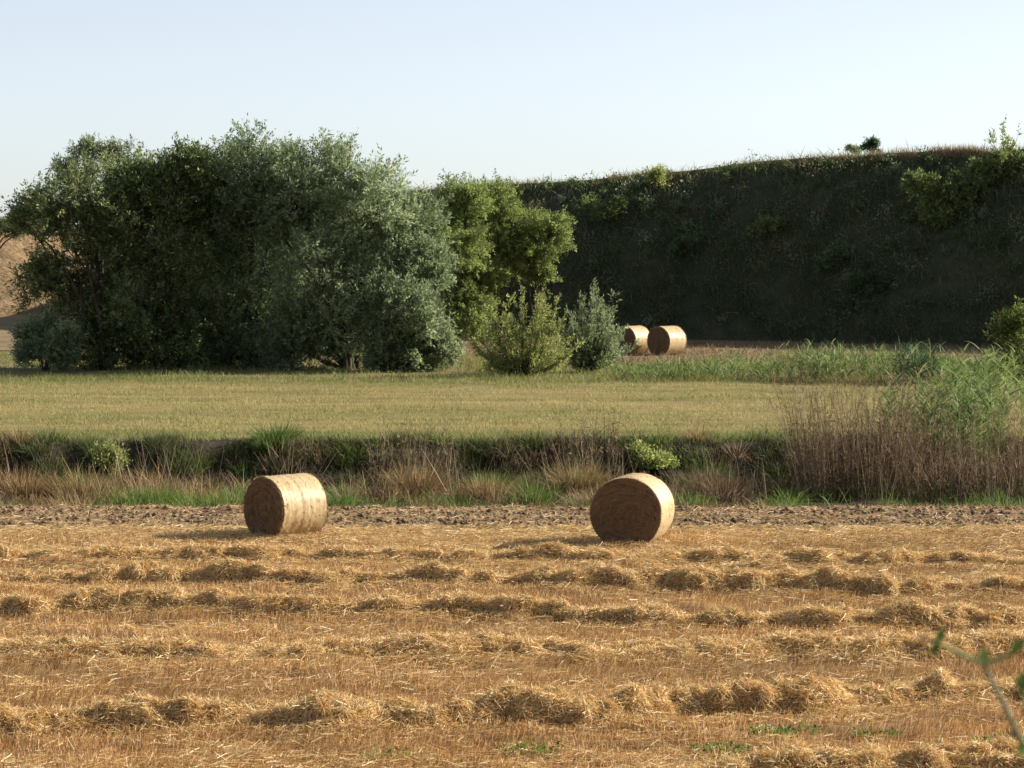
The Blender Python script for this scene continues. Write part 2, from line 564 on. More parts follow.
x, y = field_pts(330000, 31.0, 57.2)
near_row = np.max([np.exp(-((y - w.centre(x)) / 0.75) ** 2) for w, _, _ in rows_], axis=0)
dens = 0.13 + 0.6 * near_row + 0.35 * N2(x * 0.12, y * 1.0, 3) + 0.4 * N1(x * 0.9, y * 1.6, 3) + 0.5 * sstep(49, 54, y)
keep = (rng.random(len(x)) < dens)
x, y = x[keep], y[keep]; n = len(x)
ang = rng.uniform(0, 2 * math.pi, n)
D = np.stack([np.cos(ang), np.sin(ang) * 0.7, rng.normal(0, 0.16, n)], 1)
s = Soup()
s.add(strands(rng, np.stack([x, y, field_top(x, y) + rng.uniform(0.02, 0.12, n)], 1), D, rng.uniform(0.08, 0.32, n), rng.uniform(0.005, 0.009, n), 0.08, 1), mixcol(rng, n, STRAW, STRAW_W))
props(s.build('scattered_straw', M_STRAW), 'loose straw lying scattered between the windrows', 'straw', kind='stuff')

# clods of soil on the ploughed strip and bits of straw between them
n = 9000
x = rng.uniform(-14, 14, n); y = rng.uniform(D_PL - 0.1, D_LIP + 0.2, n)
size = 0.02 + 0.06 * rng.random(n) ** 2.5
oct_ = np.array([(1, 0, 0), (0, 1, 0), (-1, 0, 0), (0, -1, 0), (0, 0, 0.8), (0, 0, -0.6)], float)
octf = np.array([(0, 1, 4), (1, 2, 4), (2, 3, 4), (3, 0, 4), (1, 0, 5), (2, 1, 5), (3, 2, 5), (0, 3, 5)])
V = oct_[None] * rng.uniform(0.6, 1.35, (n, 6, 1)) * size[:, None, None]
ca, sa = np.cos(x * 50)[:, None], np.sin(x * 50)[:, None]
V = np.stack([V[..., 0] * ca - V[..., 1] * sa, V[..., 0] * sa + V[..., 1] * ca, V[..., 2]], -1)
V = V + np.stack([x, y, gz(x, y) + clod_h(x, y) + size * 0.3], 1)[:, None]
F = (np.arange(n) * 6)[:, None, None] + octf[None]
M_CLOD = blade_mat('soil_clods', 0.0, 0.95, 0.1)
o = build('soil_clods', V.reshape(-1, 3), F.reshape(-1, 3), M_CLOD, None, np.repeat(mixcol(rng, n, [(0.10, 0.07, 0.045), (0.19, 0.135, 0.085), (0.29, 0.205, 0.13)]), 6, axis=0))
props(o, 'brown clods of earth lying along the ploughed strip', 'soil', kind='stuff')
n = 30000
x = rng.uniform(-14, 14, n); y = D_PL + (D_LIP - D_PL) * rng.random(n) ** 1.25
kp = rng.random(n) < 0.75 + 0.6 * N3(x * 0.5, y * 1.5, 2)
x, y = x[kp], y[kp]; n = len(x)
ang = rng.uniform(0, 2 * math.pi, n)
s = Soup()
s.add(strands(rng, np.stack([x, y, gz(x, y) + clod_h(x, y) + rng.uniform(0.01, 0.06, n)], 1), np.stack([np.cos(ang), np.sin(ang), rng.normal(0, 0.2, n)], 1),
              rng.uniform(0.08, 0.28, n), rng.uniform(0.006, 0.012, n), 0.08, 1), mixcol(rng, n, [(0.55, 0.40, 0.22), (0.42, 0.28, 0.15), (0.66, 0.5, 0.28)]))
props(s.build('straw_litter', M_STRAW), 'dry straw litter strewn over the ploughed strip', 'straw', kind='stuff')

# ------------------------------------------------------------------ round bales
def bale_side_mat():
    m, nt, out = new_mat('bale_net_wrap')
    tc = nt.nodes.new('ShaderNodeTexCoord')
    mp = nt.nodes.new('ShaderNodeMapping'); mp.inputs['Scale'].default_value = (1.0, 9.0, 1.0)
    nt.links.new(tc.outputs['Object'], mp.inputs[0])
    n1 = nt.nodes.new('ShaderNodeTexNoise'); n1.inputs['Scale'].default_value = 7; n1.inputs['Detail'].default_value = 10; n1.inputs['Roughness'].default_value = 0.7
    nt.links.new(mp.outputs[0], n1.inputs['Vector'])
    rp = nt.nodes.new('ShaderNodeValToRGB')
    rp.color_ramp.elements[0].position = 0.3; rp.color_ramp.elements[0].color = (0.50, 0.365, 0.195, 1)
    rp.color_ramp.elements[1].position = 0.72; rp.color_ramp.elements[1].color = (0.67, 0.53, 0.32, 1)
    nt.links.new(n1.outputs['Fac'], rp.inputs[0])
    p = nt.nodes.new('ShaderNodeBsdfPrincipled')
    p.inputs['Roughness'].default_value = 0.42; p.inputs['Specular IOR Level'].default_value = 0.5
    nt.links.new(rp.outputs[0], p.inputs['Base Color'])
    n2 = nt.nodes.new('ShaderNodeTexNoise'); n2.inputs['Scale'].default_value = 28; n2.inputs['Detail'].default_value = 6
    nt.links.new(mp.outputs[0], n2.inputs['Vector'])
    b = nt.nodes.new('ShaderNodeBump'); b.inputs['Strength'].default_value = 0.45; b.inputs['Distance'].default_value = 0.015
    nt.links.new(n2.outputs['Fac'], b.inputs['Height']); nt.links.new(b.outputs[0], p.inputs['Normal'])
    nt.links.new(p.outputs[0], out.inputs[0])
    return m


def bale_end_mat():
    m, nt, out = new_mat('bale_end_straw')
    tc = nt.nodes.new('ShaderNodeTexCoord')
    sx = nt.nodes.new('ShaderNodeSeparateXYZ'); nt.links.new(tc.outputs['Object'], sx.inputs[0])
    r2 = nt.nodes.new('ShaderNodeVectorMath'); r2.operation = 'LENGTH'
    cx = nt.nodes.new('ShaderNodeCombineXYZ'); nt.links.new(sx.outputs['X'], cx.inputs['X']); nt.links.new(sx.outputs['Z'], cx.inputs['Z'])
    nt.links.new(cx.outputs[0], r2.inputs[0])
    an = nt.nodes.new('ShaderNodeMath'); an.operation = 'ARCTAN2'
    nt.links.new(sx.outputs['Z'], an.inputs[0]); nt.links.new(sx.outputs['X'], an.inputs[1])
    rm = nt.nodes.new('ShaderNodeMath'); rm.operation = 'MULTIPLY'; rm.inputs[1].default_value = 26; nt.links.new(r2.outputs['Value'], rm.inputs[0])
    am = nt.nodes.new('ShaderNodeMath'); am.operation = 'MULTIPLY'; am.inputs[1].default_value = 1.6; nt.links.new(an.outputs[0], am.inputs[0])
    cv = nt.nodes.new('ShaderNodeCombineXYZ'); nt.links.new(rm.outputs[0], cv.inputs[0]); nt.links.new(am.outputs[0], cv.inputs[1])
    n1 = nt.nodes.new('ShaderNodeTexNoise'); n1.inputs['Scale'].default_value = 1.0; n1.inputs['Detail'].default_value = 9; n1.inputs['Roughness'].default_value = 0.7
    nt.links.new(cv.outputs[0], n1.inputs['Vector'])
    rp = nt.nodes.new('ShaderNodeValToRGB')
    rp.color_ramp.elements[0].position = 0.32; rp.color_ramp.elements[0].color = (0.11, 0.065, 0.033, 1)  # self-shadowing among the weathered straw ends is put into these browns
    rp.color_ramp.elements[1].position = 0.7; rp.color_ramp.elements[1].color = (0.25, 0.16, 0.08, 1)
    nt.links.new(n1.outputs['Fac'], rp.inputs[0])
    p = nt.nodes.new('ShaderNodeBsdfPrincipled'); p.inputs['Roughness'].default_value = 0.8
    nt.links.new(rp.outputs[0], p.inputs['Base Color'])
    b = nt.nodes.new('ShaderNodeBump'); b.inputs['Strength'].default_value = 1.0; b.inputs['Distance'].default_value = 0.03
    nt.links.new(n1.outputs['Fac'], b.inputs['Height']); nt.links.new(b.outputs[0], p.inputs['Normal'])
    nt.links.new(p.outputs[0], out.inputs[0])
    return m


M_NET, M_END = bale_side_mat(), bale_end_mat()


def bale(px, py_base, d, diam, length, yaw, label, seed, squash=0.985, roll=0.0):
    """axis along local Y; the end face at -Y is turned by yaw from the camera"""
    rng = np.random.default_rng(seed)
    x = xs(px, d); z0 = gz(x, d)
    root = empty('round_bale', (x, d, float(z0) - 0.02), label, 'bale', 'round straw bales')
    root.rotation_euler = (0, roll, yaw)
    R = diam / 2
    nn = Noise(seed)
    A = 96
    a = np.arange(A) * 2 * math.pi / A

    def ring(yy, rr):
        wob = 1 + 0.02 * nn(np.cos(a) * 1.5 + 9, np.sin(a) * 1.5 + 9, 2) + 0.008 * nn(a * 3, yy * 6 + 20, 2)
        flat = np.maximum(np.sin(a) * rr * wob * squash, -R * 0.955)
        return np.stack([np.cos(a) * rr * wob, np.full(A, yy), flat + R * 0.955], 1)

    def loft(name, prof, mat, close=False):
        Rg = [ring(yy, rr) for yy, rr in prof]
        V = np.concatenate(Rg)
        F = []
        for k in range(len(prof) - 1):
            for j in range(A):
                q = (j + 1) % A
                F.append((k * A + j, k * A + q, (k + 1) * A + q, (k + 1) * A + j))
        o = build(name, V + np.array(root.location), F, mat, root, smooth=True)
        return o
    h = length / 2
    ys = np.linspace(-h + 0.035, h - 0.035, 30)
    side = loft('net_wrap', [(v, R + 0.003 * math.sin(v * 61 + seed) + 0.004 * rng.normal()) for v in ys], M_NET)
    for sgn in (-1, 1):
        prof = [(sgn * (h - 0.034), R * 0.999), (sgn * (h - 0.015), R * 0.992), (sgn * h, R * 0.972)]
        for rr in np.linspace(0.95, 0.004, 34):
            prof.append((sgn * (h - 0.010 + 0.012 * math.sin(rr * 95) * (0.5 + 0.5 * rng.random()) - 0.02 * (1 - rr)), R * rr))
        if sgn > 0:
            prof = prof[::-1]
        loft('end_face', prof, M_END)
    # straw sticking out of the wrap and the ends
    n = 900
    th = rng.uniform(0, 2 * math.pi, n); yy = rng.uniform(-h, h, n)
    P = np.stack([np.cos(th) * R, yy, np.maximum(np.sin(th) * R * squash, -R * 0.95) + R * 0.955], 1)
    D = np.stack([-np.sin(th), rng.normal(0, 0.6, n), np.cos(th)], 1) * rng.choice([-1, 1], (n, 1)) + np.stack([np.cos(th), 0 * th, np.sin(th)], 1) * rng.uniform(0.0, 0.3, (n, 1))
    m = 2200
    rr = R * np.sqrt(rng.random(m)) * 0.985; t2 = rng.uniform(0, 2 * math.pi, m)
    P2 = np.stack([np.cos(t2) * rr, rng.choice([-1, 1], m) * (h + 0.002), np.sin(t2) * rr * squash + R * 0.955], 1)
    D2 = np.stack([-np.sin(t2), np.sign(P2[:, 1]) * rng.uniform(0, 0.45, m), np.cos(t2)], 1) + rng.normal(0, 0.25, (m, 3))
    k = 420
    t3 = rng.uniform(0, 2 * math.pi, k)
    P3 = np.stack([np.cos(t3) * R * 0.99, rng.choice([-1, 1], k) * h * 0.985, np.sin(t3) * R * 0.985 * squash + R * 0.955], 1)
    D3 = np.stack([np.cos(t3), np.sign(P3[:, 1]) * 1.0, np.sin(t3)], 1) + rng.normal(0, 0.7, (k, 3))
    P, D = np.concatenate([P, P2, P3]), np.concatenate([D, D2, D3])
    n = len(P)
    s = Soup()
    s.add(strands(rng, P + np.array(root.location), D, rng.uniform(0.05, 0.17, n), rng.uniform(0.004, 0.007, n), 0.15), np.where((np.arange(n) < 900)[:, None], mixcol(rng, n, STRAW, STRAW_W), mixcol(rng, n, [(0.22, 0.13, 0.06), (0.14, 0.08, 0.035), (0.32, 0.20, 0.10)])))  # end strands are darkened for the same self-shadowing
    o = s.build('loose_straw', M_STRAW, root); o['kind'] = 'stuff'
    return root


bale(284.5, 534, ground_d(537), 1.33, 1.16, math.radians(-47), 'left one of the two near round straw bales, its pale side turned to view', 21)
bale(633.5, 541, ground_d(545), 1.45, 1.16, math.radians(-17), 'right one of the two near round straw bales, its dark end facing the viewer', 22)
bale(632.5, 354, 131.5, 1.40, 1.2, math.radians(-42), 'distant round bale half hidden behind the silvery shrub', 23)
bale(667, 354, 130.5, 1.42, 1.25, math.radians(-44), 'distant round bale standing clear, right one of the far pair', 24)

# ------------------------------------------------------------------ trees and shrubs
WILLOW = [(0.19, 0.25, 0.13), (0.25, 0.31, 0.17), (0.135, 0.19, 0.09), (0.33, 0.37, 0.24)]
WARM = [(0.25, 0.295, 0.095), (0.33, 0.36, 0.13), (0.17, 0.22, 0.07), (0.40, 0.40, 0.18)]
DARKG = [(0.07, 0.115, 0.05), (0.10, 0.15, 0.065), (0.055, 0.09, 0.04), (0.14, 0.18, 0.09)]
LOCUST = [(0.19, 0.26, 0.075), (0.26, 0.325, 0.10), (0.135, 0.19, 0.055), (0.33, 0.36, 0.15)]


def tree(name, label, cat, base_px, d, lobes, cols, seed, group=None, sub=14, sprays=24, per=22, leaf=(0.13, 0.23), lw=0.3, weights=None,
         up=0.55, spray_len=(0.45, 0.95), trunk_r=0.11, stems=3, depth=0.8, sunlit_share=None, base_z=None):
    rng = np.random.default_rng(seed)
    bx = xs(base_px, d)
    bz = float(gz(bx, d)) if base_z is None else base_z
    root = empty(name, (bx, d, bz), label, cat, group)
    sc_ = d / FPX
    base = np.array((bx, d, bz - 0.1))
    TV, TF, tn = [], [], 0

    def limb(path, radii, sides=6):
        nonlocal tn
        V, F = tube(path, radii, sides)
        TV.append(V); TF.append(F + tn); tn += len(V)
    s = Soup()
    lobes3 = []
    for (lx, ly, lr) in lobes:
        R = lr * sc_
        dd = d + rng.uniform(-1, 1) * R * depth
        lobes3.append((at(lx, ly, dd), R))
    for c, R in lobes3:
        sp_ = min(0.25 * stems, trunk_r * 4.5 if trunk_r > 0.09 else trunk_r * 0.8)
        st = base + np.array((rng.uniform(-1, 1) * sp_, rng.uniform(-1, 1) * sp_, 0))
        mid = st * 0.45 + c * 0.55 + np.array((rng.normal() * 0.25, rng.normal() * 0.25, 0.15 * abs(c[2] - st[2])))
        mid[:2] = st[:2] * 0.7 + c[:2] * 0.3 + rng.normal(0, 0.15, 2)
        path = bez(st, mid, c, 8) + np.r_[np.zeros((1, 3)), rng.normal(0, 0.05, (7, 3))]
        limb(path, np.linspace(trunk_r, trunk_r * 0.3, 8))
        # sub-clumps on the lobe
        k = sub
        dirs = unit(rng.normal(size=(k, 3)) + np.array((0, 0, 0.25)))
        sc = c + dirs * R * rng.uniform(0.5, 0.86, (k, 1)) * np.array((1, 0.95, 1))
        sr = R * rng.uniform(0.28, 0.48, k)
        for j in range(k):
            if sc[j, 2] - sr[j] * 0.6 < bz:
                sc[j, 2] = bz + sr[j] * 0.6
            m1 = (c + sc[j]) / 2 + rng.normal(0, 0.1 * R, 3)
            limb(bez(c - (c - st) * 0.12 * rng.random(), m1, sc[j], 4), np.linspace(trunk_r * 0.28, trunk_r * 0.07, 4), 4)
            ns = max(4, int(sprays * rng.uniform(0.75, 1.25)))
            dv = unit(rng.normal(size=(ns, 3)))
            P0 = sc[j] + dv * sr[j] * (rng.random((ns, 1)) ** 0.6)
            ax = unit(dv * 0.75 + dirs[j] * 0.45 + np.array((0, 0, up)) + rng.normal(0, 0.3, (ns, 3)))
            sl = rng.uniform(*spray_len, ns) * min(1.0, 0.45 + R * 0.3)
            # twigs
            s.add(blades(rng, P0 - ax * sl[:, None] * 0.3, ax, sl * 1.2, 0.018, 0.06, 2), np.tile(np.array([[0.10, 0.085, 0.05]]), (ns, 1)))
            t = rng.random((ns, per, 1))
            LP = P0[:, None] + ax[:, None] * sl[:, None, None] * t + rng.normal(0, 0.055, (ns, per, 3))
            LD = ax[:, None] * 0.8 + rng.normal(0, 0.75, (ns, per, 3))
            nl = ns * per
            LL = rng.uniform(leaf[0], leaf[1], nl)
            col = mixcol(rng, nl, cols, weights)
            tint = 1 + 0.16 * rng.normal()
            if sunlit_share is not None:  # warm leaves paint sunlight into the colour, scattered through the whole crown
                col = np.where(rng.random((nl, 1)) < sunlit_share, mixcol(rng, nl, WARM), col)
            LPf = LP.reshape(-1, 3)
            LPf[:, 2] = np.maximum(LPf[:, 2], bz + 0.03)
            s.add(leaves(rng, LPf, LD.reshape(-1, 3), LL, LL * lw), col * tint)
    build('trunk', np.concatenate(TV), np.concatenate(TF), M_BARK, root, smooth=True)
    s.build('crown', M_LEAF, root)
    return root




def fan_shrub(name, label, cat, px, d, stems, cols, seed, group=None, base_z=None, base_r=0.45, leaf=(0.09, 0.16), lw=0.3, shoots=16, per=12, shoot_len=(0.25, 0.6)):
    """many arching stems from one foot; stems = (tip px, tip py, how many, spread in px)"""
    rng = np.random.default_rng(seed)
    bx = xs(px, d); bz = float(gz(bx, d)) if base_z is None else base_z
    root = empty(name, (bx, d, bz), label, cat, group)
    TV, TF, tn = [], [], 0
    sp = Soup()
    for tx, ty, cnt, spread in stems:
        for _ in range(cnt):
            tip = at(tx + rng.normal(0, spread), ty + rng.normal(0, spread * 0.7), d + rng.normal(0, 0.75))
            tip[2] = max(tip[2], bz + 0.25)
            foot = np.array((bx + rng.normal(0, 0.06), d + rng.normal(0, 0.06), bz - 0.05))
            out = foot + np.array(((tip[0] - foot[0]) * 0.75, (tip[1] - foot[1]) * 0.75, (tip[2] - foot[2]) * 0.35))
            path = bez(foot, out, tip, 7)
            V, F = tube(path, np.linspace(0.022, 0.005, 7), 4)
            TV.append(V); TF.append(F + tn); tn += len(V)
            L = np.linalg.norm(tip - foot)
            t = rng.uniform(0.12, 1.0, shoots) ** 0.8
            k = np.clip((t * 6).astype(int), 0, 5)
            P0 = path[k] + (path[k + 1] - path[k]) * (t * 6 - k)[:, None]
            tan = unit(path[k + 1] - path[k])
            ax = unit(tan * 0.9 + rng.normal(0, 0.5, (shoots, 3)) + np.array((0, 0, 0.25)))
            sl = rng.uniform(*shoot_len, shoots) * (1.25 - 0.55 * t) * min(1.0, L / 2.2 + 0.25)
            sp.add(blades(rng, P0, ax, sl, 0.010, 0.03, 2), np.tile(np.array([[0.11, 0.10, 0.05]]), (shoots, 1)))
            u = rng.random((shoots, per, 1))
            LP = (P0[:, None] + ax[:, None] * sl[:, None, None] * u + rng.normal(0, 0.03, (shoots, per, 3))).reshape(-1, 3)
            LP[:, 2] = np.maximum(LP[:, 2], bz + 0.03)
            LD = (ax[:, None] * 0.9 + rng.normal(0, 0.6, (shoots, per, 3))).reshape(-1, 3)
            n = len(LP); LL = rng.uniform(*leaf, n)
            sp.add(leaves(rng, LP, LD, LL, LL * lw), mixcol(rng, n, cols) * (1 + 0.12 * rng.normal()))
    build('stems', np.concatenate(TV), np.concatenate(TF), M_BARK, root, smooth=True)
    sp.build('crown', M_LEAF, root)
    return root


TG = 'willows at the back of the meadow'
tree('willow_tree', 'tall rounded silver green willow, rightmost and brightest of the big trees', 'tree', 352, 114,
     [(342, 182, 42), (378, 203, 42), (316, 205, 44), (402, 238, 42), (355, 250, 55), (424, 268, 27), (318, 285, 52), (375, 300, 45), (290, 245, 36), (296, 205, 30), (300, 335, 42), (345, 340, 36), (325, 348, 30), (290, 350, 25)],
     WILLOW, 31, TG)
tree('willow_tree', 'tall willow with the highest top, left of the bright rightmost willow', 'tree', 250, 116,
     [(262, 172, 36), (228, 182, 30), (288, 180, 31), (250, 215, 50), (240, 250, 48), (258, 240, 40), (215, 210, 34), (215, 245, 45), (262, 280, 55), (225, 315, 55), (275, 335, 42), (240, 350, 30), (205, 348, 28), (270, 352, 25)],
     WILLOW, 32, TG, weights=[3, 2, 3, 1])
tree('willow_tree', 'middle tree left of the highest willow, shade and sunlight put into its leaf colours', 'tree', 165, 115,
     [(183, 172, 25), (155, 190, 31), (195, 205, 38), (135, 195, 28), (122, 222, 38), (150, 235, 48), (165, 210, 34), (185, 275, 52), (140, 300, 48), (180, 335, 42), (128, 338, 32), (155, 350, 28), (185, 352, 25)],
     DARKG + WILLOW[:1], 33, TG, sunlit_share=0.3)  # dark leaves stand for shade, warm ones for the sunlit top
tree('willow_tree', 'leftmost big tree leaning over the brown hill, shade and sunlight put into its leaf colours', 'tree', 100, 114,
     [(62, 212, 38), (95, 200, 38), (38, 235, 32), (75, 250, 48), (38, 282, 24), (115, 265, 42), (85, 310, 38), (112, 335, 34), (95, 348, 26), (128, 352, 22)],
     DARKG, 34, TG, sunlit_share=0.35, sub=12, sprays=19)  # shade painted as dark leaf colour, sunlit top as warm leaves
tree('background_tree', 'greyish tree top rising behind the leftmost big tree', 'tree', 98, 136,
     [(92, 162, 20), (110, 156, 11), (66, 167, 9), (130, 163, 16), (84, 153, 10), (100, 195, 38), (140, 178, 20)], WILLOW + [(0.22, 0.22, 0.15)], 35, sub=8, sprays=11, per=16)
tree('willow_shrub', 'low silvery willow bush at the right foot of the bright willow', 'shrub', 398, 112,
     [(405, 322, 34), (428, 318, 24), (375, 332, 30), (398, 342, 30), (432, 340, 20), (385, 355, 18), (415, 356, 18), (440, 352, 14)], WILLOW, 36, 'willow shrubs', trunk_r=0.07, sub=13, sprays=20)
tree('willow_shrub', 'rounded grey green bush at the far left in front of the brown hill', 'shrub', 45, 112,
     [(45, 341, 22), (28, 346, 16), (63, 345, 18), (35, 356, 14), (58, 357, 14)], WILLOW, 37, 'willow shrubs', trunk_r=0.05, sub=12, sprays=16, spray_len=(0.3, 0.6))
fan_shrub('willow_shrub', 'yellow green feathery willow shrub standing right of the big trees', 'shrub', 522, 108,
          [(528, 288, 5, 8), (505, 305, 6, 9), (540, 300, 5, 8), (490, 318, 7, 9), (555, 318, 6, 8), (478, 338, 7, 8), (562, 340, 6, 7), (520, 320, 10, 14), (500, 345, 8, 12), (540, 345, 8, 12), (484, 358, 5, 6), (560, 358, 5, 6)],
          WARM + [(0.27, 0.33, 0.10), (0.33, 0.37, 0.13)], 38, 'willow shrubs')
fan_shrub('willow_shrub', 'silver green pointed shrub in front of the distant bales', 'shrub', 582, 111,
          [(597, 292, 5, 5), (586, 305, 6, 7), (608, 310, 9, 6), (574, 318, 8, 7), (616, 335, 9, 5), (590, 325, 10, 9), (570, 340, 8, 7), (604, 345, 9, 8), (616, 350, 6, 5), (600, 300, 4, 5), (580, 355, 6, 8), (606, 356, 4, 5)],
          WILLOW + [(0.22, 0.27, 0.13), (0.24, 0.28, 0.15)], 39, 'willow shrubs')
LG = 'young trees against the embankment'
tree('locust_tree', 'bright green young tree beside the tallest willow, against the dark bank', 'tree', 458, 139,
     [(450, 205, 22), (468, 210, 24), (455, 245, 28), (475, 265, 25), (450, 290, 26), (468, 310, 22), (445, 320, 20)], LOCUST, 41, LG, trunk_r=0.08, sub=12, sprays=18, leaf=(0.10, 0.17), lw=0.36, up=-0.05, per=40)
tree('locust_tree', 'middle bright green young tree with drooping foliage against the bank', 'tree', 500, 141,
     [(498, 205, 24), (515, 222, 26), (490, 240, 28), (510, 265, 24), (492, 285, 18)], LOCUST, 42, LG, trunk_r=0.08, sub=12, sprays=18, leaf=(0.10, 0.17), lw=0.36, up=-0.05, per=40)
tree('locust_tree', 'bright green young tree spreading farthest right over the shaded bank', 'tree', 535, 142,
     [(532, 225, 20), (550, 236, 20), (530, 255, 20), (560, 232, 9), (540, 270, 13)], LOCUST, 43, LG, trunk_r=0.06, sub=10, sprays=14, leaf=(0.10, 0.17), lw=0.36, up=-0.05, per=40)

# ------------------------------------------------------------------ embankment vegetation
rng = np.random.default_rng(51)
s_lo, s_hi = 75.0, S_END - 30


def bank_cover(name, label, n, trange, lrange, w, cols, wts, droop, mat, dens=None, lift=0.8, srange=None):
    a, b = srange or (s_lo, s_hi)
    q = rng.uniform(a, b, n); t = rng.uniform(*trange, n)
    if dens is not None:
        k = rng.random(n) < dens(q, t); q, t = q[k], t[k]
    n = len(q)
    P = bank_point(q, t)
    out = unit(bank_point(q, np.full(n, 0.4)) - bank_point(q, np.full(n, 0.6))); out[:, 2] = 0
    D = unit(out * rng.uniform(0.1, 0.8, (n, 1)) + np.array((0, 0, lift)) + rng.normal(0, 0.35, (n, 3)))
    sp = Soup()
    sp.add(blades(rng, P - D * 0.05, D, rng.uniform(*lrange, n), w * rng.uniform(0.6, 1.4, n), droop * rng.uniform(0.3, 1.3, n), 2), mixcol(rng, n, cols, wts, 0.3))
    return props(sp.build(name, mat), label, 'grass', kind='stuff')


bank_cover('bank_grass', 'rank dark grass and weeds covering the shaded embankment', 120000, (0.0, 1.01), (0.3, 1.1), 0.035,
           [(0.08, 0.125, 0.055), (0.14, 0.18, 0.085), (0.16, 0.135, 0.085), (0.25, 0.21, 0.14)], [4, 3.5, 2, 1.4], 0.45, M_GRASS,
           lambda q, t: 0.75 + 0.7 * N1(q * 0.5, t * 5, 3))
bank_cover('crest_grass', 'tall green and straw coloured grass fringing the embankment crest, its colour brightened as a sunlit rim', 60000, (0.93, 1.025), (0.15, 0.65), 0.022,
           [(0.16, 0.19, 0.06), (0.24, 0.24, 0.09), (0.34, 0.28, 0.15)], [4, 3, 2], 0.5, M_GRASS, lambda q, t: 0.6 + 0.6 * N2(q * 0.8, 1.0, 3), lift=1.1)  # brighter yellow greens paint the sun caught along the crest
RED = (np.interp(-27.5, -bp[:, 0], seg), np.interp(-13.5, -bp[:, 0], seg))
bank_cover('dry_crest_grass', 'dry reddish brown grass strip on the right part of the crest', 13000, (0.95, 1.02), (0.15, 0.75), 0.02,
           [(0.38, 0.27, 0.17), (0.30, 0.20, 0.12), (0.46, 0.36, 0.23)], None, 0.35, M_DRY, lambda q, t: np.sin(math.pi * (q - RED[0]) / (RED[1] - RED[0])) * (0.6 + 0.6 * N1(q * 0.7, t * 3, 3)), lift=1.4,
           srange=RED)

BG = 'small shrubs on the embankment'
BG_P = bank_point(*np.meshgrid(np.linspace(s_lo, s_hi, 300), np.linspace(0.05, 1.0, 40), indexing='ij')).reshape(-1, 3)
# broad-leaved weeds clumped over the bank face
k = 900
q, t = rng.uniform(s_lo, s_hi, k), rng.uniform(0.03, 0.97, k)
cc = bank_point(q, t); cr = rng.uniform(0.25, 0.75, k)
per = 70
P = (cc[:, None] + rng.normal(0, 0.45, (k, per, 3)) * cr[:, None, None] + np.array((0, -0.15, 0.2))).reshape(-1, 3)
cl = np.repeat(mixcol(rng, k, [(0.10, 0.145, 0.06), (0.16, 0.21, 0.11), (0.17, 0.15, 0.09), (0.25, 0.29, 0.19)], [4, 3, 2, 1.3]), per, axis=0)
sp = Soup()
sp.add(leaves(rng, P, rng.normal(0, 1, (k * per, 3)) + np.array((0, -0.3, 0.3)), rng.uniform(0.12, 0.26, k * per), rng.uniform(0.05, 0.1, k * per)), cl * rng.uniform(0.8, 1.2, (k * per, 1)))
props(sp.build('bank_weeds', M_LEAF), 'low leafy weeds scattered over the shaded embankment face', 'weeds', kind='stuff')


BANKG = [(0.14, 0.195, 0.065), (0.19, 0.24, 0.085), (0.10, 0.145, 0.05), (0.25, 0.28, 0.12)]


def bank_shrub(px, py, t_guess, lobes, label, seed, cols=BANKG, **kw):
    """stands on the bank where the sight line meets it"""
    e = np.abs((px - 512.0) * BG_P[:, 1] / FPX - BG_P[:, 0]) + np.abs(CAM_H + (ray(px, py)[2] / ray(px, py)[1]) * BG_P[:, 1] - BG_P[:, 2])
    p = BG_P[np.argmin(e)]
    d = p[1] - 0.5
    return tree('bank_shrub', label, 'shrub', px, d, lobes, cols, seed, BG, base_z=float(p[2]) - 0.1, trunk_r=0.05, **kw)


kw = dict(sub=7, sprays=8, per=13, spray_len=(0.4, 0.8), leaf=(0.13, 0.26), lw=0.38, up=0.3)
bank_shrub(935, 225, 0.6, [(912, 182, 7), (920, 194, 8), (930, 186, 8), (936, 204, 9), (948, 192, 8), (958, 182, 7), (956, 206, 9), (972, 196, 8), (945, 218, 8), (968, 212, 7), (982, 186, 8), (925, 212, 6)], 'broad light green shrub on the upper bank at the right', 61, **kw)
bank_shrub(995, 180, 0.8, [(1000, 164, 8), (988, 174, 8), (1010, 176, 9), (1020, 165, 9), (985, 188, 7), (1003, 190, 8), (1018, 190, 8), (975, 168, 5)], 'green shrub mass on the crest at the right edge', 62, **kw)
pk = BG_P[np.argmin(np.abs(BG_P[:, 0] - (1003 - 512.0) * BG_P[:, 1] / FPX) + 3 * np.abs(BG_P[:, 2] - BG_P[:, 2].max() + 0.4))]
fan_shrub('bank_shrub', 'thin feathery sapling poking above the crest at the right', 'shrub', 1003, float(pk[1]),
          [(1000, 128, 2, 4), (988, 136, 2, 4), (1014, 134, 2, 4), (1004, 145, 3, 7)], LOCUST, 63, BG, base_z=float(pk[2]) - 0.1, shoots=9, per=9, leaf=(0.12, 0.2), lw=0.36, shoot_len=(0.3, 0.7))
bank_shrub(763, 235, 0.6, [(760, 231, 8), (770, 228, 6)], 'small lone pale green shrub halfway up the dark bank', 64, sub=8, sprays=9, per=12, leaf=(0.14, 0.24), lw=0.4)
bank_shrub(690, 250, 0.5, [(686, 246, 6), (697, 250, 7), (676, 252, 5)], 'dull low bush on the shaded bank above the far bales', 71, cols=DARKG + WILLOW[:1], sub=7, sprays=7, per=12)
bank_shrub(600, 215, 0.8, [(590, 208, 9), (606, 214, 9), (618, 206, 7), (598, 226, 8)], 'green bush on the upper bank right of the young trees', 72, sub=8, sprays=9, per=13)
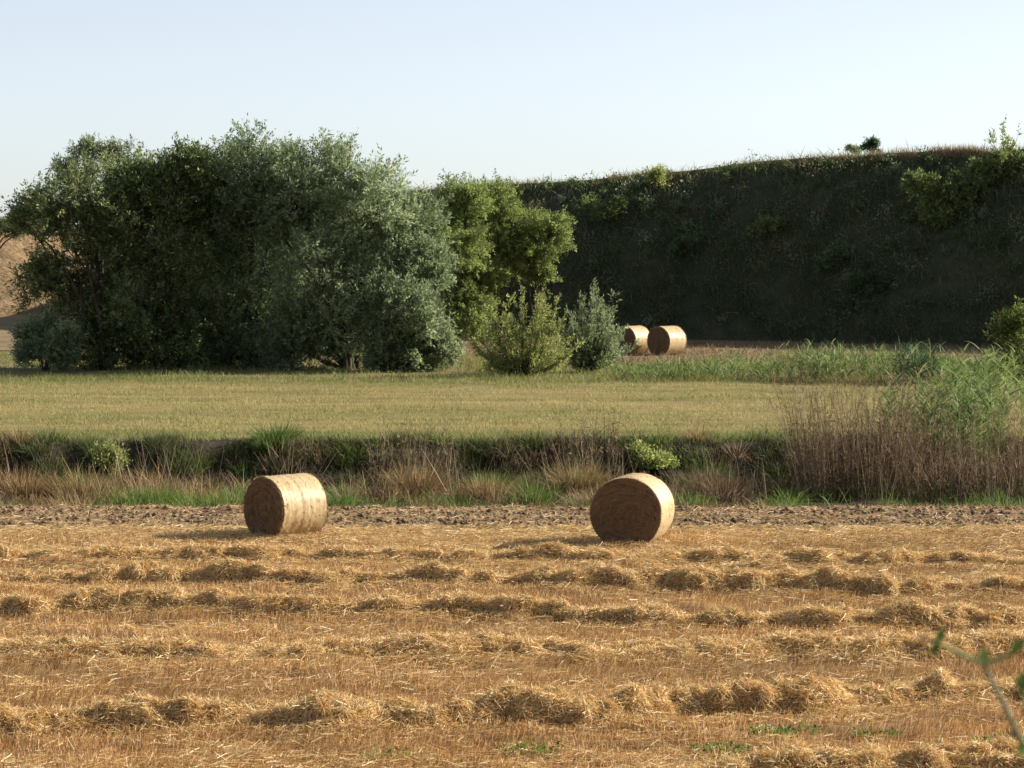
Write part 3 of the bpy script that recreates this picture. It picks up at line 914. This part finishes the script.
bank_shrub(860, 290, 0.3, [(855, 286, 9), (872, 282, 8), (884, 292, 7)], 'dark leafy bush low on the bank right of its middle', 73, cols=DARKG, sub=7, sprays=8, per=12)
bank_shrub(655, 185, 0.95, [(655, 180, 8), (661, 175, 5)], 'tiny yellow green bush on the crest above the distant bales', 65, cols=WARM, sub=8, sprays=9, per=12)
bank_shrub(835, 265, 0.5, [(830, 262, 9), (845, 258, 8), (822, 270, 7)], 'sparse dull green bush low on the shaded bank', 66, cols=DARKG + WILLOW[:1], sub=8, sprays=8, per=12)
tree('background_tree', 'small dark round tree top peeping over the embankment crest', 'tree', 871, 175, [(868, 146, 5), (875, 144, 4), (872, 150, 5)], DARKG, 67, 'tree tops behind the crest',
     sub=7, sprays=8, per=12, spray_len=(0.2, 0.4), base_z=8.5, trunk_r=0.08)
tree('background_tree', 'low pale tree top over the crest left of the dark round one', 'tree', 852, 176, [(850, 150, 3), (857, 151, 3)], WILLOW, 68, 'tree tops behind the crest',
     sub=6, sprays=6, per=10, spray_len=(0.2, 0.4), base_z=9.3, trunk_r=0.06)
tree('background_tree', 'dark tree top on the brown hill at the left edge', 'tree', -6, 196, [(-8, 226, 8), (4, 229, 7), (-22, 226, 9), (16, 231, 6), (26, 232, 5)], DARKG, 69, None, sub=8, sprays=10, per=14, base_z=4.0, trunk_r=0.08)

# ------------------------------------------------------------------ meadow grass
rng = np.random.default_rng(71)
GREEN = [(0.15, 0.195, 0.055), (0.21, 0.24, 0.075), (0.10, 0.145, 0.038)]
YEL = [(0.40, 0.365, 0.155), (0.49, 0.43, 0.22), (0.31, 0.305, 0.12), (0.44, 0.31, 0.15)]
n = 190000
y = 73.8 + (D_MEAD - 72.5) * rng.random(n) ** 1.1
x = rng.uniform(-1, 1, n) * (0.19 * y + 1.5)
ok = y > bank_top(x) - 0.1
x, y = x[ok], y[ok]; n = len(x)
g = 0.42 + 0.38 * N1(x * 0.14, y * 0.4, 4) + 0.55 * N3(x * 0.03, y * 1.1, 3) + 0.28 * sstep(78, 74, y) + 0.35 * sstep(100, 104.5, y)
col = np.where((rng.random(n) < g)[:, None], mixcol(rng, n, GREEN), mixcol(rng, n, YEL))
hgt = (0.05 + 0.09 * rng.random(n)) * (1 + 0.9 * sstep(77, 74, y) + 1.2 * sstep(102, 105, y)) * (1 + 0.7 * N2(x * 0.7, y * 0.7, 3)) * np.where(rng.random(n) < 0.03, 2.2, 1.0)
sp = Soup()
sp.add(blades(rng, np.stack([x, y, gz(x, y) - 0.01], 1), np.stack([rng.normal(0, 0.4, n), rng.normal(0, 0.4, n), np.ones(n)], 1), np.clip(hgt, 0.03, 0.5), 0.016, 0.2, 1), col)
props(sp.build('meadow_grass', M_GRASS), 'short yellow green grass of the mown meadow', 'grass', kind='stuff')

# weeds and grasses between the meadow and the bank
n = 52000
y = rng.uniform(104, 130, n); x = rng.uniform(-1, 1, n) * (0.19 * y + 2)
left = x < xs(610, y)
k = (rng.random(n) < np.where(left, 0.75 * (y < 131), 0.95 * sstep(124, 112, y)))
x, y = x[k], y[k]; n = len(x)
sp = Soup()
sp.add(blades(rng, np.stack([x, y, gz(x, y)], 1), np.stack([rng.normal(0, 0.4, n), rng.normal(0, 0.4, n), np.ones(n)], 1), np.clip(rng.uniform(0.1, 0.5, n) * (1 + 0.8 * N1(x * 0.3, y * 0.3, 3)) * np.where((x < xs(455, y)) & (y < 112), 0.55, 1.0), 0.05, 0.9), 0.026, 0.3, 2),
       mixcol(rng, n, GREEN + [(0.2, 0.24, 0.07), (0.3, 0.26, 0.12)]))
props(sp.build('rough_grass', M_GRASS), 'rough tall grass behind the meadow around the shrubs', 'grass', kind='stuff')
n = 20000
y = rng.uniform(116, 143, n); x = rng.uniform(-8, 34, n)
sp = Soup()
sp.add(blades(rng, np.stack([x, y, gz(x, y)], 1), np.stack([rng.normal(0, 0.4, n), rng.normal(0, 0.4, n), np.ones(n)], 1), rng.uniform(0.15, 0.45, n), 0.03, 0.3, 2),
       mixcol(rng, n, [(0.26, 0.18, 0.11), (0.2, 0.13, 0.08), (0.32, 0.25, 0.15)]))
props(sp.build('dry_foot_grass', M_DRY), 'dry brown grass at the foot of the shaded embankment', 'grass', kind='stuff')


# ------------------------------------------------------------------ reeds
def reed_soup(rng, sp, P, H, cols, nleaf=9, lw=0.05, ll=(0.35, 0.65), droop=0.5):
    n = len(P)
    lean = unit(np.stack([rng.normal(0, 0.15, n), rng.normal(0, 0.15, n), np.ones(n)], 1))
    sp.add(blades(rng, P, lean, H, 0.022, 0.02, 2), mixcol(rng, n, cols))
    t = np.linspace(0.2, 1.0, nleaf)[None, :, None] + rng.uniform(-0.04, 0.04, (n, nleaf, 1))
    B = P[:, None] + lean[:, None] * H[:, None, None] * t
    az = rng.uniform(0, 2 * math.pi, (n, nleaf))
    D = np.stack([np.cos(az), np.sin(az), rng.uniform(0.7, 1.8, (n, nleaf))], -1)
    m = n * nleaf
    sp.add(blades(rng, B.reshape(-1, 3), D.reshape(-1, 3), rng.uniform(*ll, m), lw * rng.uniform(0.7, 1.3, m), droop * rng.uniform(0.4, 1.3, m), 3), mixcol(rng, m, cols))


REED = [(0.13, 0.20, 0.06), (0.18, 0.25, 0.085), (0.09, 0.145, 0.045), (0.27, 0.30, 0.13)]
sp = Soup()
n = 640
px = 600 + 430 * rng.random(n) ** 0.8
y = rng.uniform(103.5, 110, n); x = xs(px, y)
H = rng.uniform(0.35, 0.8, n) * (1 + 0.4 * N1(x * 0.6, 2.0, 2)) * (0.75 + 0.5 * sstep(640, 900, px))
reed_soup(rng, sp, np.stack([x, y, gz(x, y)], 1), H, REED, 9, 0.036, (0.3, 0.6), 0.3)
props(sp.build('reed_strip', M_GRASS), 'strip of leafy green reeds and weeds at the back edge of the meadow', 'reeds', kind='stuff')


def reed_clump(label, px0, px1, d0, d1, n, hmin, hmax, seed, cols=REED):
    rng = np.random.default_rng(seed)
    dm = (d0 + d1) / 2; xm = xs((px0 + px1) / 2, dm)
    root = empty('reed_clump', (xm, dm, float(gz(xm, dm))), label, 'reeds', 'green reed clumps')
    y = rng.uniform(d0, d1, n); x = xs(px0 + (px1 - px0) * rng.beta(1.6, 1.6, n), y)
    sp = Soup()
    reed_soup(rng, sp, np.stack([x, y, gz(x, y)], 1), rng.uniform(hmin, hmax, n), cols, 14, 0.042, (0.35, 0.7), 0.4)
    sp.build('leaf_stalks', M_GRASS, root)


reed_clump('tall leafy green reed clump standing above the ditch at the right', 925, 1005, 71.5, 76.0, 120, 0.9, 2.6, 81)
reed_clump('loose lower green reeds between the dead stalks and the tall reed clump', 868, 960, 72.5, 78.0, 46, 0.6, 1.6, 85)
reed_clump('scattered green reeds running back across the meadow at the right', 930, 1040, 78.0, 98.0, 70, 0.6, 1.5, 86)
reed_clump('dark green reed clump at the back of the meadow right of the weeds', 895, 945, 101.5, 104.5, 50, 0.8, 1.5, 82, [(0.08, 0.14, 0.06), (0.11, 0.17, 0.08), (0.06, 0.10, 0.045)])
reed_clump('upright green reed tuft in the middle of the reed strip', 800, 850, 102.5, 105, 40, 0.7, 1.3, 83)
tree('pinnate_shrub', 'dark shrub with yellow green leafy tips cut off by the right edge', 'shrub', 1020, 103.5,
     [(1014, 346, 13), (1034, 332, 17), (1000, 345, 7), (1020, 322, 7), (1014, 368, 14), (1036, 365, 18), (1006, 332, 5)], [(0.16, 0.21, 0.05), (0.09, 0.13, 0.03), (0.22, 0.25, 0.07), (0.05, 0.08, 0.03)], 84,
     sub=6, sprays=6, per=26, leaf=(0.11, 0.2), lw=0.34, up=0.45, trunk_r=0.04, spray_len=(1.0, 1.7))


# ------------------------------------------------------------------ ditch vegetation
rng = np.random.default_rng(91)
DRYC = [(0.34, 0.235, 0.115), (0.25, 0.165, 0.08), (0.43, 0.32, 0.17), (0.17, 0.11, 0.06)]
BRN = [(0.20, 0.14, 0.09), (0.27, 0.19, 0.12), (0.14, 0.095, 0.06), (0.38, 0.29, 0.19)]
FRESH = [(0.10, 0.165, 0.035), (0.14, 0.21, 0.05), (0.065, 0.11, 0.025), (0.20, 0.26, 0.075)]


def ditch_blades(name, label, n, y0, y1, lr, w, cols, wts=None, dens=None, droop=0.4, lean=0.35, mat=None, pxr=(-60, 1090), cat='grass'):
    y = rng.uniform(y0, y1, n)
    x = xs(rng.uniform(pxr[0], pxr[1], n), y)
    if dens is not None:
        k = rng.random(n) < dens(x, y); x, y = x[k], y[k]
    n = len(x)
    vary = np.clip(0.85 + 0.7 * N3(x * 1.1, y * 0.8, 3), 0.3, 1.7)
    D = np.stack([rng.normal(0, lean, n) + 0.4 * N1(x * 0.8, y, 2), rng.normal(-0.1, lean, n), np.ones(n)], 1)
    sp = Soup()
    sp.add(blades(rng, np.stack([x, y, gz(x, y) - 0.02], 1), D, vary * rng.uniform(*lr, n), w * rng.uniform(0.6, 1.4, n), droop * rng.uniform(0.2, 1.4, n), 2), mixcol(rng, n, cols, wts, 0.25))
    return props(sp.build(name, mat or M_GRASS), label, cat, kind='stuff')


ditch_blades('bank_lip_grass', 'green and brown grass hanging over the far lip of the ditch', 16000, 72.6, 74.6, (0.12, 0.4), 0.018, GREEN + FRESH[:1] + BRN[:1], None,
             lambda x, y: 0.35 + 0.8 * N1(x * 0.5, y, 3) + 0.2, 0.5)
ditch_blades('ditch_bank_weeds', 'mixed weeds on the far bank of the ditch, coloured dark for its shade', 34000, 70.5, 73.7, (0.15, 0.6), 0.022, [(0.09, 0.06, 0.04), (0.06, 0.045, 0.03), (0.045, 0.065, 0.025), (0.07, 0.09, 0.035), (0.15, 0.10, 0.065)], None,
             lambda x, y: 0.5 + 0.8 * N2(x * 0.6, y, 3), 0.4)  # the bank's shade is put into these lowered weed colours
ditch_blades('ditch_dry_grass', 'straw coloured dry grass growing low in the ditch', 34000, 64.5, 70.5, (0.35, 1.0), 0.016, DRYC, None,
             lambda x, y: 0.2 + 0.9 * N3(x * 0.4 + 4, y * 0.5, 3) + 0.4 * sstep(-4, -9, x) - 0.7 * sstep(6, 8, x), 0.45, 0.4, M_DRY)
ditch_blades('ditch_green_grass', 'fresh green grass along the near edge of the ditch', 30000, 62.0, 66.5, (0.25, 0.75), 0.018, FRESH, None,
             lambda x, y: 0.42 + 1.1 * N1(x * 0.33 + 7, y * 0.2, 3) - 0.25 * sstep(6, 9, x) - 0.4 * sstep(-8, -11, x), 0.35)
ditch_blades('ditch_stalks', 'thin pale dead stalks standing along the ditch', 1100, 66, 72.5, (0.9, 1.9), 0.018, [(0.36, 0.28, 0.2), (0.26, 0.19, 0.13), (0.44, 0.36, 0.26)], None,
             lambda x, y: 0.12 + 1.3 * N2(x * 0.9, 0.4, 2), 0.04, 0.2, M_DRY, cat='stalks')
ditch_blades('lip_straw', 'straw and dry grass along the near edge of the ditch', 9000, 61.0, 62.6, (0.08, 0.3), 0.012, DRYC, None, None, 0.5, 0.7, M_DRY)


def tuft(name, label, cat, px, d, r, h, n, cols, seed, group, mat=None, w=0.02, droop=0.5):
    rng = np.random.default_rng(seed)
    cx = xs(px, d)
    root = empty(name, (cx, d, float(gz(cx, d))), label, cat, group)
    a = rng.uniform(0, 2 * math.pi, n); rr = r * np.sqrt(rng.random(n)) * 0.55
    x, y = cx + np.cos(a) * rr, d + np.sin(a) * rr
    D = np.stack([np.cos(a) * rr / r * 1.3, np.sin(a) * rr / r * 1.3, np.ones(n)], 1) + rng.normal(0, 0.22, (n, 3))
    sp = Soup()
    sp.add(blades(rng, np.stack([x, y, gz(x, y) - 0.03], 1), D, h * rng.uniform(0.5, 1.1, n), w * rng.uniform(0.6, 1.4, n), droop * rng.uniform(0.2, 1.2, n), 3), mixcol(rng, n, cols))
    sp.build('grass_blades', mat or M_GRASS, root)




def scatter_tufts(name, label, k, pxr, dr, rr, hr, cols_list, mat, per=140, seed=5):
    rng = np.random.default_rng(seed)
    sp = Soup()
    for _ in range(k):
        d = rng.uniform(*dr); cx = xs(rng.uniform(*pxr), d); r = rng.uniform(*rr); h = rng.uniform(*hr)
        n = int(per * (r / 0.4) ** 1.3)
        a = rng.uniform(0, 2 * math.pi, n); q = r * np.sqrt(rng.random(n)) * 0.6
        x, y = cx + np.cos(a) * q, d + np.sin(a) * q
        D = np.stack([np.cos(a) * q / r * 1.4 + rng.normal(0, 0.15), np.sin(a) * q / r * 1.4, np.ones(n)], 1) + rng.normal(0, 0.28, (n, 3))
        sp.add(blades(rng, np.stack([x, y, gz(x, y) - 0.03], 1), D, h * rng.uniform(0.4, 1.1, n), 0.018 * rng.uniform(0.6, 1.4, n), rng.uniform(0.2, 0.7) * rng.uniform(0.3, 1.2, n), 3),
               mixcol(rng, n, cols_list[rng.integers(len(cols_list))], None, 0.25))
    return props(sp.build(name, mat), label, 'grass', kind='stuff')


GRNS = [(0.10, 0.13, 0.04), (0.14, 0.17, 0.055), (0.07, 0.095, 0.03)]
scatter_tufts('lip_tufts', 'ragged mixed grass tufts along the far lip of the ditch', 75, (-60, 800), (72.4, 74.3), (0.2, 0.75), (0.2, 0.7), [GRNS, FRESH, BRN, GRNS, DRYC], M_GRASS, 150, 6)
scatter_tufts('slope_tufts', 'tangled dark tufts hanging on the far slope of the ditch', 60, (-60, 1060), (71.0, 73.0), (0.25, 0.7), (0.35, 0.9), [GRNS, BRN, [(0.06, 0.08, 0.03), (0.09, 0.10, 0.04)]], M_GRASS, 150, 7)
scatter_tufts('floor_tufts', 'dry and green tufts crowding the bottom of the ditch', 80, (-60, 800), (64.0, 70.5), (0.25, 0.8), (0.4, 1.15), [DRYC, FRESH, FRESH, GRNS, BRN], M_GRASS, 190, 8)
scatter_tufts('foot_tufts', 'small green tufts along the near edge of the ditch', 60, (-60, 1090), (62.2, 64.0), (0.15, 0.5), (0.25, 0.65), [FRESH, GRNS, FRESH, DRYC], M_GRASS, 170, 9)
DT, GT = 'dry tufts in the ditch', 'green tufts in the ditch'
tuft('dry_grass_tuft', 'round straw coloured tuft between the two near bales, left one', 'grass tuft', 415, 68.5, 0.75, 1.15, 1300, DRYC, 201, DT, M_DRY, 0.016)
tuft('dry_grass_tuft', 'wide straw coloured tuft in the ditch midway between the near bales', 'grass tuft', 490, 67.5, 0.9, 1.05, 1500, DRYC, 202, DT, M_DRY, 0.016)
tuft('dry_grass_tuft', 'yellowish dry tuft just left of the right near bale', 'grass tuft', 578, 69.0, 0.85, 1.3, 1400, DRYC[:3] + [(0.25, 0.27, 0.10)], 203, DT, M_DRY, 0.016)
tuft('dry_grass_tuft', 'pale brown tuft at the far left end of the ditch', 'grass tuft', 20, 67.5, 1.0, 1.25, 1700, DRYC, 204, DT, M_DRY, 0.016)
tuft('dry_grass_tuft', 'brown dry tuft in the ditch left of the left near bale', 'grass tuft', 80, 67.0, 0.9, 1.1, 1500, DRYC, 205, DT, M_DRY, 0.016)
tuft('dry_grass_tuft', 'orange brown dry tuft right of the right near bale', 'grass tuft', 722, 68.5, 0.7, 1.0, 1200, [(0.36, 0.22, 0.10), (0.28, 0.17, 0.08), (0.42, 0.30, 0.16)], 206, DT, M_DRY, 0.016)
tuft('green_grass_tuft', 'bright green tuft on the far lip above the left near bale', 'grass tuft', 272, 73.6, 0.8, 0.75, 1300, FRESH, 211, GT)
tuft('green_grass_tuft', 'bright green tuft in the ditch left of the left near bale', 'grass tuft', 150, 65.0, 0.8, 0.95, 1400, FRESH, 212, GT)
tuft('green_grass_tuft', 'fresh green tuft low in the ditch touching the left near bale', 'grass tuft', 205, 64.0, 0.8, 0.7, 1400, FRESH, 213, GT)
tuft('green_grass_tuft', 'fresh green tuft right behind the left near bale', 'grass tuft', 335, 64.5, 0.7, 0.75, 1300, FRESH, 214, GT)
tuft('green_grass_tuft', 'tall thin green blades in the ditch below the wide dry tuft', 'grass tuft', 535, 65.5, 0.6, 1.15, 500, FRESH, 215, GT)
tuft('green_grass_tuft', 'low green tuft behind the right near bale', 'grass tuft', 690, 65.0, 0.7, 0.8, 900, FRESH, 216, GT)
tree('ditch_bush', 'sunlit yellow green bush on the ditch bank above the right bale', 'bush', 646, 72.3, [(640, 462, 13), (652, 468, 13), (632, 470, 11), (662, 476, 10)], WARM + LOCUST[:2], 221,
     'bushes on the ditch bank', sub=9, sprays=12, per=14, leaf=(0.07, 0.14), lw=0.34, trunk_r=0.02, spray_len=(0.25, 0.5))
tree('ditch_bush', 'small yellow green bush on the ditch bank left of the left bale', 'bush', 108, 72.3, [(105, 458, 12), (118, 462, 10)], WARM, 222,
     'bushes on the ditch bank', sub=8, sprays=10, per=14, leaf=(0.07, 0.14), lw=0.34, trunk_r=0.02, spray_len=(0.25, 0.5))


# tall dead stalks on the right
def stalk_clump(label, px0, px1, d0, d1, n, hmin, hmax, seed, fan=0.12, side_twigs=4):
    rng = np.random.default_rng(seed)
    dm = (d0 + d1) / 2; xm = xs((px0 + px1) / 2, dm)
    root = empty('dry_stalk_clump', (xm, dm, float(gz(xm, dm))), label, 'dry stalks', 'tall dead stalk clumps')
    y = rng.uniform(d0, d1, n); u = rng.random(n); x = xs(px0 + (px1 - px0) * u, y)
    P = np.stack([x, y, gz(x, y) - 0.03], 1)
    D = unit(np.stack([(u - 0.5) * 2 * fan + rng.normal(0, 0.13, n) * rng.choice([1, 1, 1, 2.6], n), rng.normal(0, 0.13, n), np.ones(n)], 1))
    L = hmin + (hmax - hmin) * rng.random(n) ** 1.35
    sp = Soup()
    sp.add(blades(rng, P, D, L, rng.uniform(0.010, 0.022, n), 0.03 * rng.random(n), 2), mixcol(rng, n, BRN))
    t = rng.uniform(0.25, 0.98, (n, side_twigs, 1))
    B = (P[:, None] + D[:, None] * L[:, None, None] * t).reshape(-1, 3)
    m = len(B)
    TD = np.repeat(D, side_twigs, 0) + rng.normal(0, 0.45, (m, 3))
    sp.add(blades(rng, B, TD, rng.uniform(0.12, 0.45, m), 0.014, 0.1, 1), mixcol(rng, m, BRN))
    # matted dead leaves low down, coloured dark for the clump's own shade
    m = n * 6
    i = rng.integers(0, n, m)
    B = P[i] + D[i] * (L[i] * rng.random(m) ** 1.5 * 0.6)[:, None] + rng.normal(0, 0.08, (m, 3))
    sp.add(blades(rng, B, D[i] * 0.6 + rng.normal(0, 0.5, (m, 3)), rng.uniform(0.15, 0.5, m), 0.022, 0.5, 2), mixcol(rng, m, [(0.09, 0.065, 0.042), (0.13, 0.095, 0.06), (0.06, 0.042, 0.028)]))
    # green blades growing through the dead stems
    m = n
    i = rng.integers(0, n, m)
    sp.add(blades(rng, P[i] + rng.normal(0, 0.15, (m, 3)) * np.array((1, 1, 0)), unit(D[i] + rng.normal(0, 0.3, (m, 3))), rng.uniform(0.3, 1.1, m), 0.02, 0.3, 3), mixcol(rng, m, FRESH))
    # seed heads
    i = np.nonzero(rng.random(n) < 0.35)[0]
    tip = P[i] + D[i] * (L[i] * 0.97)[:, None]
    for _ in range(5):
        sp.add(blades(rng, tip + rng.normal(0, 0.03, tip.shape), D[i] + rng.normal(0, 0.5, tip.shape), rng.uniform(0.06, 0.16, len(i)), 0.02, 0.2, 1), mixcol(rng, len(i), BRN[1:2] + BRN[3:]))
    sp.build('stalks', M_DRY, root)


stalk_clump('tall fan of thin brown dead stalks rising over the ditch at the right', 800, 905, 67.5, 71.5, 520, 1.5, 3.5, 231, 0.2)
stalk_clump('sparse wispy pale stalks standing highest above the brown fan', 795, 925, 68.5, 72.0, 150, 2.5, 3.6, 236, 0.18, 5)
stalk_clump('brown dead stalk thicket in the ditch at the right edge', 905, 1060, 67.0, 71.5, 520, 0.8, 2.3, 232, 0.05)
stalk_clump('thin dead stalks around the green reed clump at the right edge', 985, 1050, 70.5, 74.0, 120, 1.2, 2.4, 233, 0.05)
stalk_clump('group of upright pale dead stalks on the bank left of the right bale', 565, 620, 70.0, 72.8, 110, 0.9, 1.7, 234, 0.1, 2)
stalk_clump('group of dead stalks on the bank above the first dry tuft', 370, 450, 69.5, 72.8, 130, 0.9, 1.7, 235, 0.1, 2)

# ------------------------------------------------------------------ weeds in the stubble
def weed(px, py, r, n, label, seed):
    rng = np.random.default_rng(seed)
    d = ground_d(py); cx = xs(px, d)
    root = empty('weed_patch', (cx, d, 0), label, 'weeds', 'green weeds in the stubble')
    a = rng.uniform(0, 2 * math.pi, n); rr = np.sqrt(rng.random(n))
    P = np.stack([cx + np.cos(a) * rr * r, d + np.sin(a) * rr * r * 0.8, gz(cx, d) + rng.uniform(0.03, 0.13, n)], 1)
    L = rng.uniform(0.03, 0.075, n)
    sp = Soup()
    sp.add(leaves(rng, P, np.stack([np.cos(a), np.sin(a), rng.uniform(0.2, 1.2, n)], 1) + rng.normal(0, 0.4, (n, 3)), L, L * 0.55), mixcol(rng, n, FRESH))
    sp.build('weed_leaves', M_LEAF, root)


weed(775, 742, 0.28, 260, 'small bright green weed patch in front of the nearest windrow', 301)
weed(722, 757, 0.34, 260, 'wider dull green weed patch left of the bright one', 302)
weed(530, 756, 0.4, 200, 'faint green weeds in the bottom middle of the stubble', 303)
weed(808, 738, 0.2, 90, 'tiny green weed just right of the bright patch', 304)
weed(880, 738, 0.3, 110, 'thin green weeds in the stubble below the right end of the windrow', 305)
weed(1012, 752, 0.4, 160, 'green weeds in the bottom right corner by the twig', 306)
weed(385, 764, 0.35, 120, 'faint weeds at the bottom edge left of the middle', 307)

# ------------------------------------------------------------------ out of focus twig close to the camera
TD_ = 6.0
root = empty('roadside_plant', (xs(1075, TD_), TD_, float(gz(xs(1075, TD_), TD_))), 'blurred green twig with small buds close to the camera at the right', 'plant')
M_STEM = noise_mat('twig_bark', [(0.06, 0.075, 0.03), (0.16, 0.16, 0.09), (0.34, 0.31, 0.22)], 26, 3, 0.2, 60, 0.6)
M_STEMG = noise_mat('green_stem', [(0.16, 0.20, 0.07), (0.24, 0.26, 0.12)], 30, 3, 0.1, 60, 0.6)
P = lambda a, b, off=0.0: at(a, b, TD_ + off)
base = np.array(root.location)
stem = [base, base + np.array((0.0, 0, 0.25)), P(1050, 790, 0.02), P(1018, 735), P(1003, 702, -0.01), P(983, 664)]
V, F = tube(stem, [0.009, 0.008, 0.0072, 0.0066, 0.006, 0.0052], 8)
build('stem', V, F, M_STEM, root, smooth=True)
for pts in ([P(983, 664), P(962, 655, -0.02), P(945, 646, -0.03), P(930, 640, -0.04)], [P(983, 664), P(1003, 658, 0.02), P(1022, 648, 0.03)],
            [P(1050, 790, 0.02), P(1032, 740, 0.05), P(1024, 700, 0.05), P(1022, 682, 0.05)]):
    V, F = tube(pts, np.linspace(0.006, 0.0028, len(pts)), 8)
    build('side_twig', V, F, M_STEMG, root, smooth=True)


def bud_leaf(p, dirv, L, W, col):
    d = unit(np.array(dirv, float)); sde = unit(np.cross(d, (0, 1, 0.1))); nn = np.cross(sde, d)
    V, F = [], []
    K = 7
    for k in range(K):
        t = k / (K - 1)
        w = W * math.sin(math.pi * min(1, t * 0.93 + 0.06)) ** 0.8
        c = p + d * L * t + nn * (0.15 * L * t * t)
        V += [c - sde * w * 0.5 + nn * w * 0.15, c, c + sde * w * 0.5 + nn * w * 0.15]
    for k in range(K - 1):
        a = k * 3
        F += [(a, a + 1, a + 4, a + 3), (a + 1, a + 2, a + 5, a + 4)]
    build('leaf', np.array(V), np.array(F), M_LEAF, root, color=np.tile(np.array([col]), (len(V), 1)), smooth=True)


GRN = (0.055, 0.085, 0.022)
for (a, b, off, dv, L, W, c) in [(938, 643, -0.035, (0.35, -0.2, 1), 0.036, 0.022, GRN), (940, 645, -0.035, (-0.6, -0.1, -0.5), 0.03, 0.02, GRN),
                                 (930, 640, -0.04, (-1, 0, 0.3), 0.028, 0.012, (0.16, 0.09, 0.06)), (983, 664, 0, (0.1, -0.3, 1), 0.036, 0.022, (0.08, 0.13, 0.04)),
                                 (984, 662, 0, (-0.5, -0.3, 0.5), 0.022, 0.012, (0.35, 0.3, 0.12)), (1010, 655, 0.02, (0.7, -0.2, 0.8), 0.05, 0.022, GRN),
                                 (1021, 690, 0.05, (0.1, -0.3, 1), 0.04, 0.03, GRN), (1018, 735, 0, (-1, -0.2, 0.1), 0.025, 0.014, (0.3, 0.18, 0.1)),
                                 (1020, 742, 0, (0.3, -0.3, -0.6), 0.04, 0.026, (0.16, 0.26, 0.06)), (1024, 690, 0.05, (0.8, -0.2, 0.4), 0.05, 0.03, GRN)]:
    bud_leaf(P(a, b, off), dv, L, W, c)
